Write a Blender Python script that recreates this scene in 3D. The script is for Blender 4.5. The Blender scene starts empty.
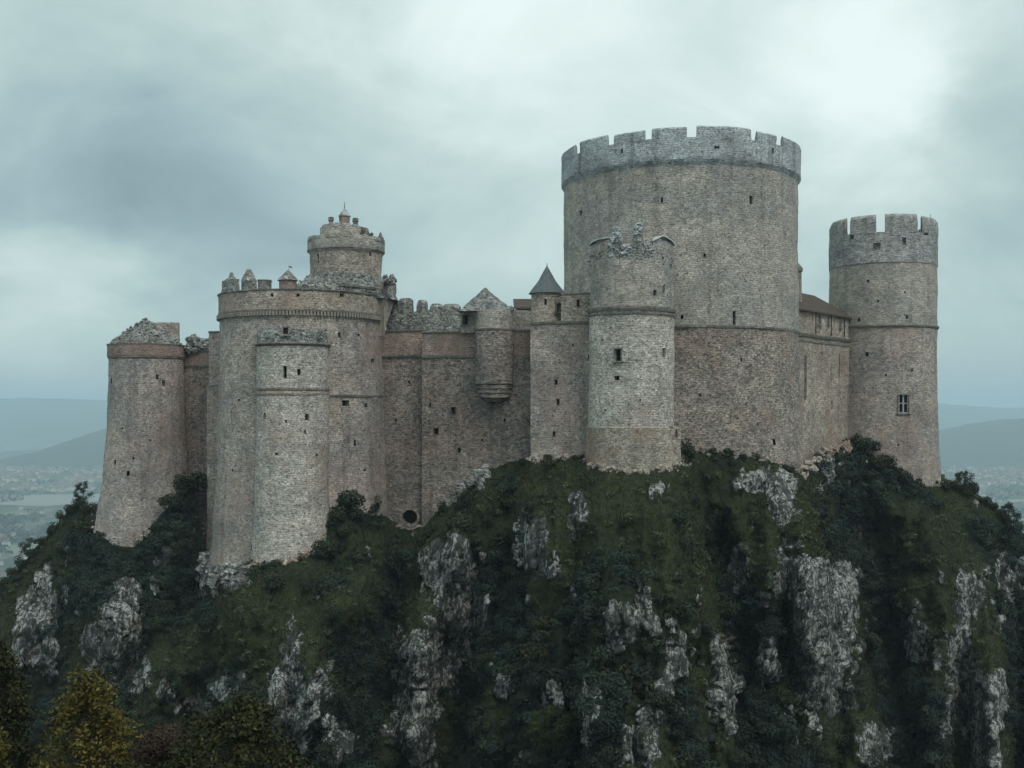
import bpy, bmesh, math, random
import numpy as np
from mathutils import Vector

S = bpy.context.scene
COL = S.collection
rng = np.random.default_rng(7)
random.seed(7)
PI = math.pi

# ------------------------------------------------------------------ camera
FPX, HZ = 1070.0, 405.0            # focal length in pixels, row of the true horizon
cam_d = bpy.data.cameras.new('camera')
cam_d.sensor_width = 36.0
cam_d.lens = FPX / 1024 * 36
cam_d.shift_y = (HZ - 384) / 1024
cam_d.clip_start = 0.5
cam_d.clip_end = 60000
cam = bpy.data.objects.new('camera', cam_d)
cam.rotation_euler = (PI / 2, 0, 0)
COL.objects.link(cam)
S.camera = cam

# ------------------------------------------------------------------ light, sky, exposure
SUN_EL, SUN_AZ = math.radians(52), math.radians(150)      # azimuth clockwise from +Y (view direction): behind, right
SKY_STRENGTH = 0.1
sun_d = bpy.data.lights.new('sun', 'SUN')
sun_d.energy = 0.9
sun_d.angle = math.radians(30)
sun_d.color = (1.0, 0.955, 0.89)
sun = bpy.data.objects.new('sun', sun_d)
sv = Vector((math.sin(SUN_AZ) * math.cos(SUN_EL), math.cos(SUN_AZ) * math.cos(SUN_EL), math.sin(SUN_EL)))
sun.rotation_euler = sv.to_track_quat('Z', 'Y').to_euler()
COL.objects.link(sun)
S.view_settings.view_transform = 'Standard'
S.view_settings.look = 'None'
S.view_settings.gamma = 1.0
S.view_settings.exposure = 0.55
S.view_settings.use_curve_mapping = False
S.cycles.use_denoising = True
S.cycles.max_bounces = 6
S.cycles.diffuse_bounces = 3
S.cycles.volume_bounces = 1
HAZE_DENSITY = 0.000155


class NT:
    """small helper to write node trees"""
    def __init__(self, tree):
        self.t = tree

    def n(self, kind, ins=None, **props):
        nd = self.t.nodes.new('ShaderNode' + kind)
        for k, v in props.items():
            setattr(nd, k, v)
        for k, v in (ins or {}).items():
            s = nd.inputs[k]
            if isinstance(v, bpy.types.NodeSocket):
                self.t.links.new(v, s)
            else:
                s.default_value = v
        return nd

    def math(self, op, a, b=0.0, c=0.0, clamp=False):
        return self.n('Math', {0: a, 1: b, 2: c}, operation=op, use_clamp=clamp).outputs[0]

    def mix(self, fac, a, b, blend='MIX'):
        nd = self.n('Mix', data_type='RGBA', blend_type=blend)
        for i, v in ((0, fac), (6, a), (7, b)):
            if isinstance(v, bpy.types.NodeSocket):
                self.t.links.new(v, nd.inputs[i])
            else:
                nd.inputs[i].default_value = v if i == 0 else (*v[:3], 1)
        return nd.outputs[2]

    def ramp(self, fac, stops, interp='LINEAR'):
        nd = self.n('ValToRGB', {0: fac})
        cr = nd.color_ramp
        cr.interpolation = interp
        while len(cr.elements) < len(stops):
            cr.elements.new(0.5)
        for e, (p, c) in zip(cr.elements, stops):
            e.position = p
            e.color = (*c, 1) if isinstance(c, tuple) else (c, c, c, 1)
        return nd.outputs[0]

    def noise(self, vec, scale, detail=4, rough=0.55, dist=0.0):
        return self.n('TexNoise', {'Vector': vec, 'Scale': scale, 'Detail': detail, 'Roughness': rough, 'Distortion': dist}).outputs[0]

    def remap(self, v, a, b, c=0.0, d=1.0):
        return self.n('MapRange', {0: v, 1: a, 2: b, 3: c, 4: d}, interpolation_type='SMOOTHSTEP').outputs[0]


def pdir(px, py):
    return Vector(((px - 512) / FPX, 1, (HZ - py) / FPX)).normalized()


def make_world():
    w = bpy.data.worlds.new('World')
    S.world = w
    w.use_nodes = True
    t = NT(w.node_tree)
    w.node_tree.nodes.clear()
    sky = t.n('TexSky', sky_type='NISHITA', sun_disc=False, sun_elevation=SUN_EL, sun_rotation=SUN_AZ, altitude=300, dust_density=4.0)
    tc = t.n('TexCoord').outputs['Generated']
    sep = t.n('SeparateXYZ', {0: tc})
    x, y, z = sep.outputs
    zz = t.math('ADD', t.math('MAXIMUM', z, 0.0), 0.42)
    cp = t.n('CombineXYZ', {0: t.math('DIVIDE', x, zz), 1: t.math('DIVIDE', y, zz), 2: 0.0}).outputs[0]
    n1 = t.noise(cp, 2.6, 8, 0.58, 0.5)
    n2 = t.noise(cp, 1.1, 3, 0.5, 0.2)
    val = t.math('ADD', t.math('MULTIPLY', t.math('SUBTRACT', n1, 0.5), 0.85), t.math('MULTIPLY', t.math('SUBTRACT', n2, 0.5), 0.35))
    val = t.math('ADD', val, 0.51)
    # broad banks of the cloud deck: where it is thicker (darker) or thinner (brighter)
    wn = t.n('TexNoise', {'Vector': cp, 'Scale': 1.9, 'Detail': 6, 'Roughness': 0.6}).outputs[1]
    wv = t.n('VectorMath', {0: t.n('VectorMath', {0: wn, 1: (0.5, 0.5, 0.5)}, operation='SUBTRACT').outputs[0], 'Scale': 0.30}, operation='SCALE').outputs[0]
    tw = t.n('VectorMath', {0: t.n('VectorMath', {0: tc, 1: wv}, operation='ADD').outputs[0]}, operation='NORMALIZE').outputs[0]
    for (px, py, sharp, amp) in SKY_LOBES:
        d = pdir(px, py)
        dot = t.n('VectorMath', {0: tw, 1: d}, operation='DOT_PRODUCT').outputs['Value']
        g = t.math('POWER', 2.718, t.math('MULTIPLY', t.math('SUBTRACT', dot, 1.0), sharp))
        val = t.math('ADD', val, t.math('MULTIPLY', g, amp))
    cloud = t.ramp(val, [(0.0, (1.45, 2.1, 2.3)), (0.3, (2.5, 3.4, 3.6)), (0.6, (3.8, 4.85, 4.65)), (1.0, (6.15, 7.0, 6.85))])
    # an overcast sky is brightest overhead
    zen = t.remap(z, 0.45, 1.0, 1.0, ZENITH)
    cloud = t.mix(1.0, cloud, t.n('CombineColor', {0: zen, 1: zen, 2: zen}).outputs[0], 'MULTIPLY')
    low = t.remap(z, 0.0, 0.07, 1.0, 0.0)
    cloud = t.mix(t.math('MULTIPLY', low, 0.75), cloud, (3.05, 3.8, 4.15))
    col = t.mix(0.94, sky.outputs[0], cloud)
    bg = t.n('Background', {0: col, 1: SKY_STRENGTH})
    out = t.n('OutputWorld', {0: bg.outputs[0]})


ZENITH = 1.9
SKY_LOBES = [(150, 185, 150, -0.33), (330, 195, 240, -0.22), (10, 190, 240, -0.16), (95, 295, 420, 0.27), (500, -40, 50, 0.42), (850, 75, 130, 0.42),
             (1000, 125, 700, -0.21), (720, 240, 90, 0.06), (474, 210, 200, -0.02), (1000, 320, 260, -0.08), (60, 380, 500, 0.10), (60, 70, 160, 0.09)]
make_world()

# ------------------------------------------------------------------ object helpers
WLOC = {}
THINGS = {}


def tag(o, label=None, cat=None, group=None, kind=None):
    for k, v in (('label', label), ('category', cat), ('group', group), ('kind', kind)):
        if v:
            o[k] = v
    return o


def empty(name, loc, label, cat, group=None):
    o = bpy.data.objects.new(name, None)
    o.empty_display_size = 0.5
    COL.objects.link(o)
    o.location = loc
    WLOC[o.name] = np.array(loc, float)
    tag(o, label, cat, group)
    return o


def link_mesh(name, me, parent=None, loc=None):
    o = bpy.data.objects.new(name, me)
    COL.objects.link(o)
    if parent:
        o.parent = parent
        WLOC[o.name] = WLOC[parent.name]
    else:
        l = np.array(loc if loc is not None else (0, 0, 0), float)
        o.location = l
        WLOC[o.name] = l
    return o


def mesh_obj(name, verts, faces, mats, parent=None, loc=None, uvs=None, mat_idx=None, smooth=True, sharp=35):
    """verts in world space; faces list of index tuples"""
    base = WLOC[parent.name] if parent else np.array(loc if loc is not None else (0, 0, 0), float)
    v = np.asarray(verts, float) - base
    me = bpy.data.meshes.new(name)
    me.from_pydata(v.tolist(), [], faces)
    for m in (mats if isinstance(mats, (list, tuple)) else [mats]):
        me.materials.append(m)
    if uvs is not None:
        ul = me.uv_layers.new(name='UVMap')
        li = np.empty(len(me.loops), np.int32)
        me.loops.foreach_get('vertex_index', li)
        uva = np.asarray(uvs, np.float32)[li]
        ul.data.foreach_set('uv', uva.ravel())
    if mat_idx is not None:
        me.polygons.foreach_set('material_index', np.asarray(mat_idx, np.int32))
    me.polygons.foreach_set('use_smooth', np.full(len(me.polygons), smooth))
    if smooth and sharp:
        me.set_sharp_from_angle(angle=math.radians(sharp))
    me.update()
    return link_mesh(name, me, parent, loc)


def quads_obj(name, V, mats, parent=None, loc=None, colors=None, F=None):
    """fast mesh from (N,4,3) loose quads, or from V (n,3) and F (m,4)"""
    base = WLOC[parent.name] if parent else np.array(loc if loc is not None else (0, 0, 0), float)
    me = bpy.data.meshes.new(name)
    if F is None:
        n = len(V)
        vs = (V.reshape(-1, 3) - base).astype(np.float32)
        idx = np.arange(4 * n, dtype=np.int32)
        nf = n
    else:
        vs = (V - base).astype(np.float32)
        idx = F.astype(np.int32).ravel()
        nf = len(F)
    me.vertices.add(len(vs))
    me.vertices.foreach_set('co', vs.ravel())
    me.loops.add(4 * nf)
    me.loops.foreach_set('vertex_index', idx)
    me.polygons.add(nf)
    me.polygons.foreach_set('loop_start', np.arange(0, 4 * nf, 4, dtype=np.int32))
    me.polygons.foreach_set('loop_total', np.full(nf, 4, np.int32))
    me.update(calc_edges=True)
    for m in (mats if isinstance(mats, (list, tuple)) else [mats]):
        me.materials.append(m)
    if colors is not None:
        a = me.attributes.new('tint', 'FLOAT_COLOR', 'POINT')
        c = np.ones((len(vs), 4), np.float32)
        c[:, :3] = colors if F is not None else np.repeat(colors, 4, axis=0)
        a.data.foreach_set('color', c.ravel())
    if F is not None:
        me.polygons.foreach_set('use_smooth', np.ones(nf, bool))
    me.validate()
    return link_mesh(name, me, parent, loc)


# ------------------------------------------------------------------ noise (numpy)
def _hash(ix, iy, iz, seed):
    n = (ix.astype(np.int64) * 374761393 + iy.astype(np.int64) * 668265263 + iz.astype(np.int64) * 1274126177 + seed * 974711) & 0xFFFFFFFF
    n = ((n ^ (n >> 13)) * 1274126177) & 0xFFFFFFFF
    n = ((n ^ (n >> 16)) * 2246822519) & 0xFFFFFFFF
    return ((n ^ (n >> 15)) & 0xFFFF) / 65535.0


def vnoise(p, seed=0):
    p = np.asarray(p, float)
    i = np.floor(p).astype(np.int64)
    f = p - i
    f = f * f * f * (f * (f * 6 - 15) + 10)
    r = 0
    for dx in (0, 1):
        wx = f[..., 0] if dx else 1 - f[..., 0]
        for dy in (0, 1):
            wy = f[..., 1] if dy else 1 - f[..., 1]
            for dz in (0, 1):
                wz = f[..., 2] if dz else 1 - f[..., 2]
                r = r + wx * wy * wz * _hash(i[..., 0] + dx, i[..., 1] + dy, i[..., 2] + dz, seed)
    return r * 2 - 1


def fbm(p, octv=4, seed=0, gain=0.5):
    p = np.asarray(p, float)
    a, s, r = 1.0, 0.0, 0.0
    for k in range(octv):
        r = r + a * vnoise(p, seed + 17 * k)
        s += a
        a *= gain
        p = p * 2.03 + 5.3
    return r / s


def worley(p, seed=0):
    """distance to the nearest and second nearest cell point, and a random value of the nearest cell"""
    i = np.floor(p).astype(np.int64)
    f = p - i
    d1 = np.full(p.shape[:-1], 9.0)
    d2 = d1.copy()
    cid = np.zeros(p.shape[:-1])
    for dx in (-1, 0, 1):
        for dy in (-1, 0, 1):
            for dz in (-1, 0, 1):
                a, b, c = i[..., 0] + dx, i[..., 1] + dy, i[..., 2] + dz
                q = np.stack([dx + _hash(a, b, c, seed), dy + _hash(a, b, c, seed + 1), dz + _hash(a, b, c, seed + 2)], -1) - f
                d = np.sqrt((q * q).sum(-1))
                near = d < d1
                d2 = np.where(near, d1, np.minimum(d2, d))
                cid = np.where(near, _hash(a, b, c, seed + 3), cid)
                d1 = np.where(near, d, d1)
    return d1, d2, cid


def sstep(a, b, x):
    t = np.clip((x - a) / (b - a), 0, 1)
    return t * t * (3 - 2 * t)


# ------------------------------------------------------------------ materials
def new_mat(name):
    m = bpy.data.materials.new(name)
    m.use_nodes = True
    m.node_tree.nodes.clear()
    return m, NT(m.node_tree)


def finish(t, col, rough=0.9, normal=None, spec=0.25):
    b = t.n('BsdfPrincipled', {'Base Color': col, 'Roughness': rough, 'Specular IOR Level': spec})
    if normal is not None:
        t.t.links.new(normal, b.inputs['Normal'])
    t.n('OutputMaterial', {0: b.outputs[0]})


def stone(name, ca, cb, mortar, red=0.25, stain=0.5, bw=0.5, bh=0.26, contrast=1.0, lichen=0.0, redcol=(0.36, 0.205, 0.145), seed=0.0):
    """coursed rubble masonry: uv in metres"""
    m, t = new_mat(name)
    uv = t.n('TexCoord').outputs['UV']
    pos = t.n('VectorMath', {0: t.n('NewGeometry').outputs['Position'], 1: (seed, seed * 1.7, 0)}, operation='ADD').outputs[0]
    dn = t.n('TexNoise', {'Vector': uv, 'Scale': 0.9, 'Detail': 3}).outputs[1]
    off = t.n('VectorMath', {0: t.n('VectorMath', {0: dn, 1: (0.5, 0.5, 0.5)}, operation='SUBTRACT').outputs[0], 'Scale': 0.55}, operation='SCALE').outputs[0]
    w = t.n('VectorMath', {0: uv, 1: off}, operation='ADD').outputs[0]
    br = t.n('TexBrick', {'Vector': w, 'Color1': (0, 0, 0, 1), 'Color2': (1, 1, 1, 1), 'Mortar': (0.5, 0.5, 0.5, 1), 'Scale': 1.0,
                          'Mortar Size': 0.035, 'Mortar Smooth': 0.35, 'Bias': 0.0, 'Brick Width': bw, 'Row Height': bh}, offset=0.5, squash=0.8, squash_frequency=3)
    sw = t.n('VectorMath', {0: w, 1: (1.0, 1.7, 1.0)}, operation='MULTIPLY').outputs[0]
    vo = t.n('TexVoronoi', {'Vector': sw, 'Scale': 2.9, 'Randomness': 1.0}, feature='F1')
    vcell = t.n('SeparateColor', {0: vo.outputs['Color']}).outputs[0]
    bcell = t.n('SeparateColor', {0: br.outputs['Color']}).outputs[0]
    cell = t.math('ADD', t.math('MULTIPLY', vcell, 0.72), t.math('MULTIPLY', bcell, 0.28))
    big = t.noise(pos, 0.14, 6, 0.62, 0.3)
    mid = t.noise(pos, 0.55, 4, 0.6)
    fine = t.noise(pos, 4.5, 4, 0.7)
    col = t.mix(t.remap(big, 0.40, 0.60), ca, tuple(x * 0.90 for x in cb))
    # each stone its own tone
    k = 0.95 * contrast
    tone = t.math('ADD', 1.0 - k * 0.5, t.math('MULTIPLY', cell, k))
    tone = t.math('MULTIPLY', tone, t.math('ADD', 0.55, t.math('MULTIPLY', fine, 0.9)))
    blk = t.n('SeparateColor', {0: t.n('TexVoronoi', {'Vector': sw, 'Scale': 1.15}).outputs['Color']}).outputs[1]
    tone = t.math('MULTIPLY', tone, t.math('ADD', 0.87, t.math('MULTIPLY', blk, 0.26)))
    tone = t.math('MULTIPLY', tone, t.math('ADD', 0.71, t.math('MULTIPLY', mid, 0.58)))
    col = t.mix(1.0, col, t.n('CombineColor', {0: tone, 1: tone, 2: tone}).outputs[0], 'MULTIPLY')
    # brick repairs and reddish stones
    rm = t.math('MULTIPLY', t.remap(t.noise(pos, 0.13, 5, 0.65), 0.47, 0.66), t.remap(cell, 0.15, 0.7))
    col = t.mix(t.math('MULTIPLY', rm, red * 1.6, clamp=True), col, redcol)
    # pale lime-washed or lichen patches
    if lichen > 0:
        lm = t.math('MULTIPLY', t.remap(t.noise(pos, 0.7, 6, 0.75), 0.5, 0.68), lichen)
        col = t.mix(lm, col, (0.33, 0.335, 0.325))
    # mortar gaps, dark where it has washed out
    col = t.mix(t.math('MULTIPLY', br.outputs['Fac'], 0.45), col, mortar)
    pit = t.remap(t.noise(sw, 3.1, 4, 0.75), 0.56, 0.64)
    col = t.mix(t.math('MULTIPLY', pit, 0.72 * contrast, clamp=True), col, (0.045, 0.042, 0.04))
    # run-off stains: narrow across, long down
    st = t.n('VectorMath', {0: pos, 1: (0.75, 0.75, 0.055)}, operation='MULTIPLY').outputs[0]
    sm = t.math('MULTIPLY', t.remap(t.noise(st, 1.0, 5, 0.65), 0.50, 0.70), min(1.0, stain * 0.95))
    col = t.mix(sm, col, (0.085, 0.082, 0.078))
    h = t.math('SUBTRACT', t.math('ADD', t.math('MULTIPLY', cell, 0.5), t.math('MULTIPLY', fine, 0.6)), t.math('ADD', t.math('MULTIPLY', br.outputs['Fac'], 0.8), pit))
    bump = t.n('Bump', {'Strength': 0.8, 'Distance': 0.10, 'Height': h})
    finish(t, col, 0.93, bump.outputs[0], 0.15)
    return m


M = {}
M['keep'] = stone('weathered_tan_masonry', (0.500, 0.447, 0.392), (0.408, 0.383, 0.362), (0.282, 0.257, 0.238), red=0.12, stain=0.35, contrast=0.72)
M['keep_low'] = stone('dark_speckled_masonry', (0.378, 0.321, 0.276), (0.319, 0.276, 0.249), (0.202, 0.175, 0.161), red=0.3, stain=0.3, contrast=1.35, bw=0.5, bh=0.27)
M['parapet'] = stone('grey_lichen_masonry', (0.532, 0.559, 0.571), (0.444, 0.464, 0.482), (0.238, 0.243, 0.255), red=0.05, stain=0.6, contrast=0.7, lichen=0.12)
M['drum'] = stone('brown_grey_masonry', (0.484, 0.414, 0.364), (0.406, 0.364, 0.346), (0.257, 0.228, 0.216), red=0.3, stain=0.4, contrast=0.95, seed=31.0)
M['pale'] = stone('pale_rough_masonry', (0.622, 0.569, 0.511), (0.531, 0.486, 0.443), (0.324, 0.290, 0.268), red=0.3, stain=0.25, contrast=1.05, seed=57.0)
M['warm'] = stone('warm_tan_masonry', (0.499, 0.423, 0.357), (0.410, 0.352, 0.307), (0.266, 0.226, 0.199), red=0.5, stain=0.25, contrast=1.0, seed=83.0)
M['plinth'] = stone('brick_patched_masonry', (0.43, 0.375, 0.31), (0.37, 0.33, 0.28), (0.22, 0.19, 0.155), red=0.55, stain=0.2, contrast=1.0, redcol=(0.40, 0.225, 0.15), seed=90.0)
M['brown'] = stone('brown_band_masonry', (0.387, 0.295, 0.252), (0.334, 0.261, 0.233), (0.216, 0.172, 0.155), red=0.4, stain=0.35, contrast=0.7, seed=13.0)
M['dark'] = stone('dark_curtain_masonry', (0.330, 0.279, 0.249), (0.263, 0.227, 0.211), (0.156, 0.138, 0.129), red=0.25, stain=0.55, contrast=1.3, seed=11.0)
M['rubble'] = stone('grey_ruined_rubble', (0.324, 0.320, 0.304), (0.228, 0.223, 0.214), (0.110, 0.108, 0.102), red=0.0, stain=0.3, contrast=1.7, bw=0.45, bh=0.36, lichen=0.5, seed=71.0)
M['tower_head'] = stone('cool_grey_masonry', (0.469, 0.456, 0.439), (0.392, 0.389, 0.391), (0.262, 0.250, 0.246), red=0.05, stain=0.45, contrast=1.0, seed=23.0)
M['trim'] = stone('dressed_trim_stone', (0.310, 0.286, 0.247), (0.257, 0.239, 0.214), (0.158, 0.144, 0.130), red=0.1, stain=0.4, contrast=0.6, bw=1.0, bh=0.4, seed=5.0)


def simple_mat(name, a, b, scale, rough=0.85, bump=0.3, stretch=(1, 1, 1), dist=0.05):
    m, t = new_mat(name)
    p = t.n('VectorMath', {0: t.n('NewGeometry').outputs['Position'], 1: stretch}, operation='MULTIPLY').outputs[0]
    n = t.noise(p, scale, 6, 0.65)
    col = t.mix(t.remap(n, 0.32, 0.68), a, b)
    bp = t.n('Bump', {'Strength': bump, 'Distance': dist, 'Height': n})
    finish(t, col, rough, bp.outputs[0], 0.2)
    return m


M['slate'] = simple_mat('blue_grey_slate', (0.075, 0.088, 0.098), (0.125, 0.14, 0.148), 2.4, 0.6, 0.5, (1, 1, 2.5))
M['lead'] = simple_mat('pale_lead_capping', (0.45, 0.46, 0.46), (0.62, 0.63, 0.62), 3.0, 0.5)
M['void'] = simple_mat('painted_dark_interior', (0.012, 0.012, 0.013), (0.02, 0.02, 0.02), 2.0)  # near-black colour stands in for the darkness inside the openings
M['whitewood'] = simple_mat('white_painted_mullion', (0.27, 0.28, 0.275), (0.38, 0.38, 0.37), 6.0)
M['timber'] = simple_mat('dark_timber', (0.06, 0.048, 0.04), (0.10, 0.08, 0.066), 3.0)
M['bark'] = simple_mat('dark_bark', (0.045, 0.036, 0.028), (0.08, 0.065, 0.05), 6.0, 0.95, 0.6, (1, 1, 0.3))


def tile_mat():
    m, t = new_mat('red_brown_roof_tile')
    uv = t.n('TexCoord').outputs['UV']
    br = t.n('TexBrick', {'Vector': uv, 'Color1': (0.080, 0.056, 0.047, 1), 'Color2': (0.112, 0.080, 0.068, 1), 'Mortar': (0.04, 0.028, 0.025, 1),
                          'Scale': 1.0, 'Mortar Size': 0.02, 'Brick Width': 0.3, 'Row Height': 0.26})
    n = t.noise(uv, 0.6, 5, 0.6)
    col = t.mix(t.remap(n, 0.4, 0.7, 0, 0.5), br.outputs[0], (0.10, 0.095, 0.088))
    bp = t.n('Bump', {'Strength': 0.6, 'Distance': 0.05, 'Height': br.outputs['Fac']}, invert=True)
    finish(t, col, 0.85, bp.outputs[0])
    return m


M['tile'] = tile_mat()


def leaf_mat(name, rough=0.75):
    m, t = new_mat(name)
    a = t.n('Attribute', attribute_name='tint')
    finish(t, a.outputs[0], rough, None, 0.2)
    return m


M['leaf'] = leaf_mat('leaf_foliage')


def hill_mat():
    m, t = new_mat('turf_and_limestone')
    g = t.n('NewGeometry')
    pos = g.outputs['Position']
    rock = t.n('Attribute', attribute_name='rock').outputs['Fac']
    tint = t.n('Attribute', attribute_name='tint').outputs[0]
    n1 = t.noise(pos, 1.6, 6, 0.7)
    n2 = t.noise(pos, 0.35, 4, 0.6)
    vp = t.n('VectorMath', {0: pos, 1: (1.9, 1.9, 0.22)}, operation='MULTIPLY').outputs[0]
    crack = t.noise(vp, 1.0, 5, 0.6, 0.25)
    fine = t.noise(pos, 3.6, 5, 0.75)
    wq = t.n('VectorMath', {0: pos, 1: (0.8, 0.8, 0.3)}, operation='MULTIPLY').outputs[0]
    joint = t.n('TexVoronoi', {'Vector': wq, 'Scale': 1.0}, feature='DISTANCE_TO_EDGE').outputs[0]
    rc = t.mix(t.remap(fine, 0.35, 0.65), (0.26, 0.26, 0.25), (0.50, 0.50, 0.486))
    pq = t.n('VectorMath', {0: pos, 1: (1.0, 1.0, 0.55)}, operation='MULTIPLY').outputs[0]
    pale = t.math('ADD', t.noise(pq, 1.5, 7, 0.72), t.math('MULTIPLY', t.math('SUBTRACT', t.noise(pq, 0.3, 3, 0.5), 0.5), 0.5))
    rc = t.mix(t.remap(pale, 0.53, 0.46, 0, 0.9), rc, (0.042, 0.047, 0.048))
    rc = t.mix(t.math('MULTIPLY', t.remap(crack, 0.54, 0.62), 0.8), rc, (0.05, 0.052, 0.05))
    rc = t.mix(t.remap(joint, 0.05, 0.0, 0, 0.8), rc, (0.03, 0.031, 0.03))
    rc = t.mix(t.remap(fine, 0.44, 0.36, 0, 0.85), rc, (0.04, 0.042, 0.04))
    bigd = t.noise(pos, 0.22, 4, 0.6)
    rc = t.mix(t.math('MULTIPLY', t.remap(bigd, 0.54, 0.64), 0.7), rc, (0.05, 0.051, 0.048))
    moss = t.math('MULTIPLY', t.remap(n1, 0.51, 0.60), 0.9)
    rc = t.mix(moss, rc, (0.030, 0.036, 0.020))
    gr = t.mix(t.remap(n1, 0.35, 0.65), tint, t.mix(1.0, tint, (0.45, 0.45, 0.45), 'MULTIPLY'))
    n3 = t.noise(pos, 0.5, 8, 0.68)
    edge = t.math('ADD', rock, t.math('MULTIPLY', t.math('SUBTRACT', n3, 0.5), 1.3))
    f = t.remap(edge, 0.47, 0.53)
    col = t.mix(f, gr, rc)
    h = t.math('ADD', t.math('MULTIPLY', crack, f), t.math('MULTIPLY', n1, 0.6))
    bp = t.n('Bump', {'Strength': 0.9, 'Distance': 0.5, 'Height': h})
    finish(t, col, 0.95, bp.outputs[0], 0.1)
    return m


M['hill'] = hill_mat()

# ------------------------------------------------------------------ masonry builder: a profile swept along a plan curve


def resample(vals, step):
    out = [vals[0]]
    for a, b in zip(vals, vals[1:]):
        n = max(1, int(math.ceil(abs(b - a) / step - 1e-6)))
        out += [a + (b - a) * k / n for k in range(1, n + 1)]
    return out


def sweep(name, pf, us, rows, mat, parent, closed=False, holes=(), dz=0.55, rough=0.05, ragged=None, cap=True, seed=0, wave=0.35, zmod=None, uvk=1.0):
    """pf(u array) -> (px, py, nx, ny); rows [(z, off)]; holes [(u0,u1,z0,z1)] are real openings; ragged (z0, amp, freq)"""
    us = list(us)
    for h in holes:
        us += [h[0], h[1]]
    us = np.array(sorted(set(round(u, 5) for u in us)))
    R = [(rows[0][0], rows[0][1], 0.0)]
    L = 0.0
    for (z0, o0), (z1, o1) in zip(rows, rows[1:]):
        cuts = [0.0, 1.0]
        d = math.hypot(z1 - z0, o1 - o0)
        n = max(1, int(math.ceil(d / dz)))
        cuts += [k / n for k in range(1, n)]
        if abs(z1 - z0) > 1e-6:
            for h in holes:
                for zz in (h[2], h[3]):
                    f = (zz - z0) / (z1 - z0)
                    if 0 < f < 1:
                        cuts.append(f)
        for f in sorted(set(round(c, 5) for c in cuts))[1:]:
            R.append((z0 + (z1 - z0) * f, o0 + (o1 - o0) * f, L + d * f))
        L += d
    R = np.array(R)
    nu, nr = len(us), len(R)
    px, py, nx, ny = pf(us)
    U, Z = np.meshgrid(us, R[:, 0], indexing='ij')
    O = np.repeat(R[None, :, 1], nu, 0)
    P = np.stack([px[:, None] + nx[:, None] * O, py[:, None] + ny[:, None] * O, Z], -1)
    if zmod is not None:
        P[..., 2] += zmod(U, Z)
    if ragged:
        z0, amp, freq = ragged
        prof = fbm(np.stack([px + nx * 5, py + ny * 5, np.full(nu, seed * 3.1)], -1) * freq, 4, seed)
        blk = np.round(prof * 5) / 5
        wt = np.clip((Z - z0) / max(1e-3, R[:, 0].max() - z0), 0, 1)
        P[..., 2] += wt * amp * (0.5 * prof + 0.8 * blk)[:, None]
    if rough:
        d = rough * (fbm(P * wave, 3, seed + 3) * 1.6 + fbm(P * 1.9, 2, seed + 9) * 0.9)
        d = d + min(1.0, rough * 12) * 0.16 * fbm(P * 0.13, 2, 77)
        P[..., 0] += nx[:, None] * d
        P[..., 1] += ny[:, None] * d
        P[..., 2] += 0.4 * rough * fbm(P * 1.3, 2, seed + 5)
    if closed:
        P[-1] = P[0]
    # arc length for the uv
    rr = 1.0
    seg = np.hypot(np.diff(P[:, 0, 0]), np.diff(P[:, 0, 1]))
    arc = np.concatenate([[0], np.cumsum(seg)])
    UV = np.stack([np.repeat(arc[:, None], nr, 1), np.repeat(R[None, :, 2], nu, 0) + rows[0][0]], -1) * uvk
    faces = []
    for i in range(nu - 1):
        um = 0.5 * (us[i] + us[i + 1])
        hs = [h for h in holes if h[0] < um < h[1]]
        for j in range(nr - 1):
            if hs:
                zm = 0.5 * (R[j, 0] + R[j + 1, 0])
                if any(h[2] < zm < h[3] for h in hs) and R[j + 1, 0] > R[j, 0] + 1e-4 and R[j, 1] > R[:, 1].max() - 4:
                    continue
            a = i * nr + j
            faces.append((a, a + nr, a + nr + 1, a + 1))
    if cap and closed:
        faces.append(tuple(i * nr + nr - 1 for i in range(nu - 1)))
    if cap and not closed:
        faces.append(tuple(range(nr)))
        faces.append(tuple((nu - 1) * nr + j for j in reversed(range(nr))))
    return mesh_obj(name, P.reshape(-1, 3), faces, mat, parent, uvs=UV.reshape(-1, 2))


def circle_pf(cx, cy):
    def f(th):
        return np.full(len(th), cx), np.full(len(th), cy), np.sin(th), -np.cos(th)
    return f


def line_pf(a, b):
    a, b = np.array(a, float), np.array(b, float)
    L = np.linalg.norm(b - a)
    d = (b - a) / L
    n = np.array([d[1], -d[0]])
    if n[1] > 0:
        n = -n

    def f(u):
        return a[0] + d[0] * u, a[1] + d[1] * u, np.full(len(u), n[0]), np.full(len(u), n[1])
    return f, L


def ring_us(n, t0=-PI, t1=PI):
    return np.linspace(t0, t1, n + 1)


def lathe(name, c, rows, mat, parent, n=72, **kw):
    return sweep(name, circle_pf(*c), ring_us(n), rows, mat, parent, closed=True, **kw)


def arc_block(name, c, t0, t1, rows, mat, parent, step=0.6, **kw):
    r = max(r for _, r in rows)
    n = max(2, int(abs(t1 - t0) * r / step))
    return sweep(name, circle_pf(*c), np.linspace(t0, t1, n + 1), rows, mat, parent, **kw)


def string_course(c, z, r, parent, h=0.45, out=0.28, mat=None, t0=None, t1=None, name='string_course', rough=0.03):
    rows = [(z - h * 0.5, r - 0.3), (z - h * 0.5, r + out * 0.5), (z, r + out), (z + h * 0.5, r + out), (z + h * 0.62, r - 0.3)]
    if t0 is None:
        return lathe(name, c, rows, mat or M['trim'], parent, n=96, rough=rough, dz=0.6, cap=False)
    return arc_block(name, c, t0, t1, rows, mat or M['trim'], parent, rough=rough)


def X(px, Y):
    return (px - 512) / FPX * Y


def Z(py, Y):
    return (HZ - py) / FPX * Y


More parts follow.
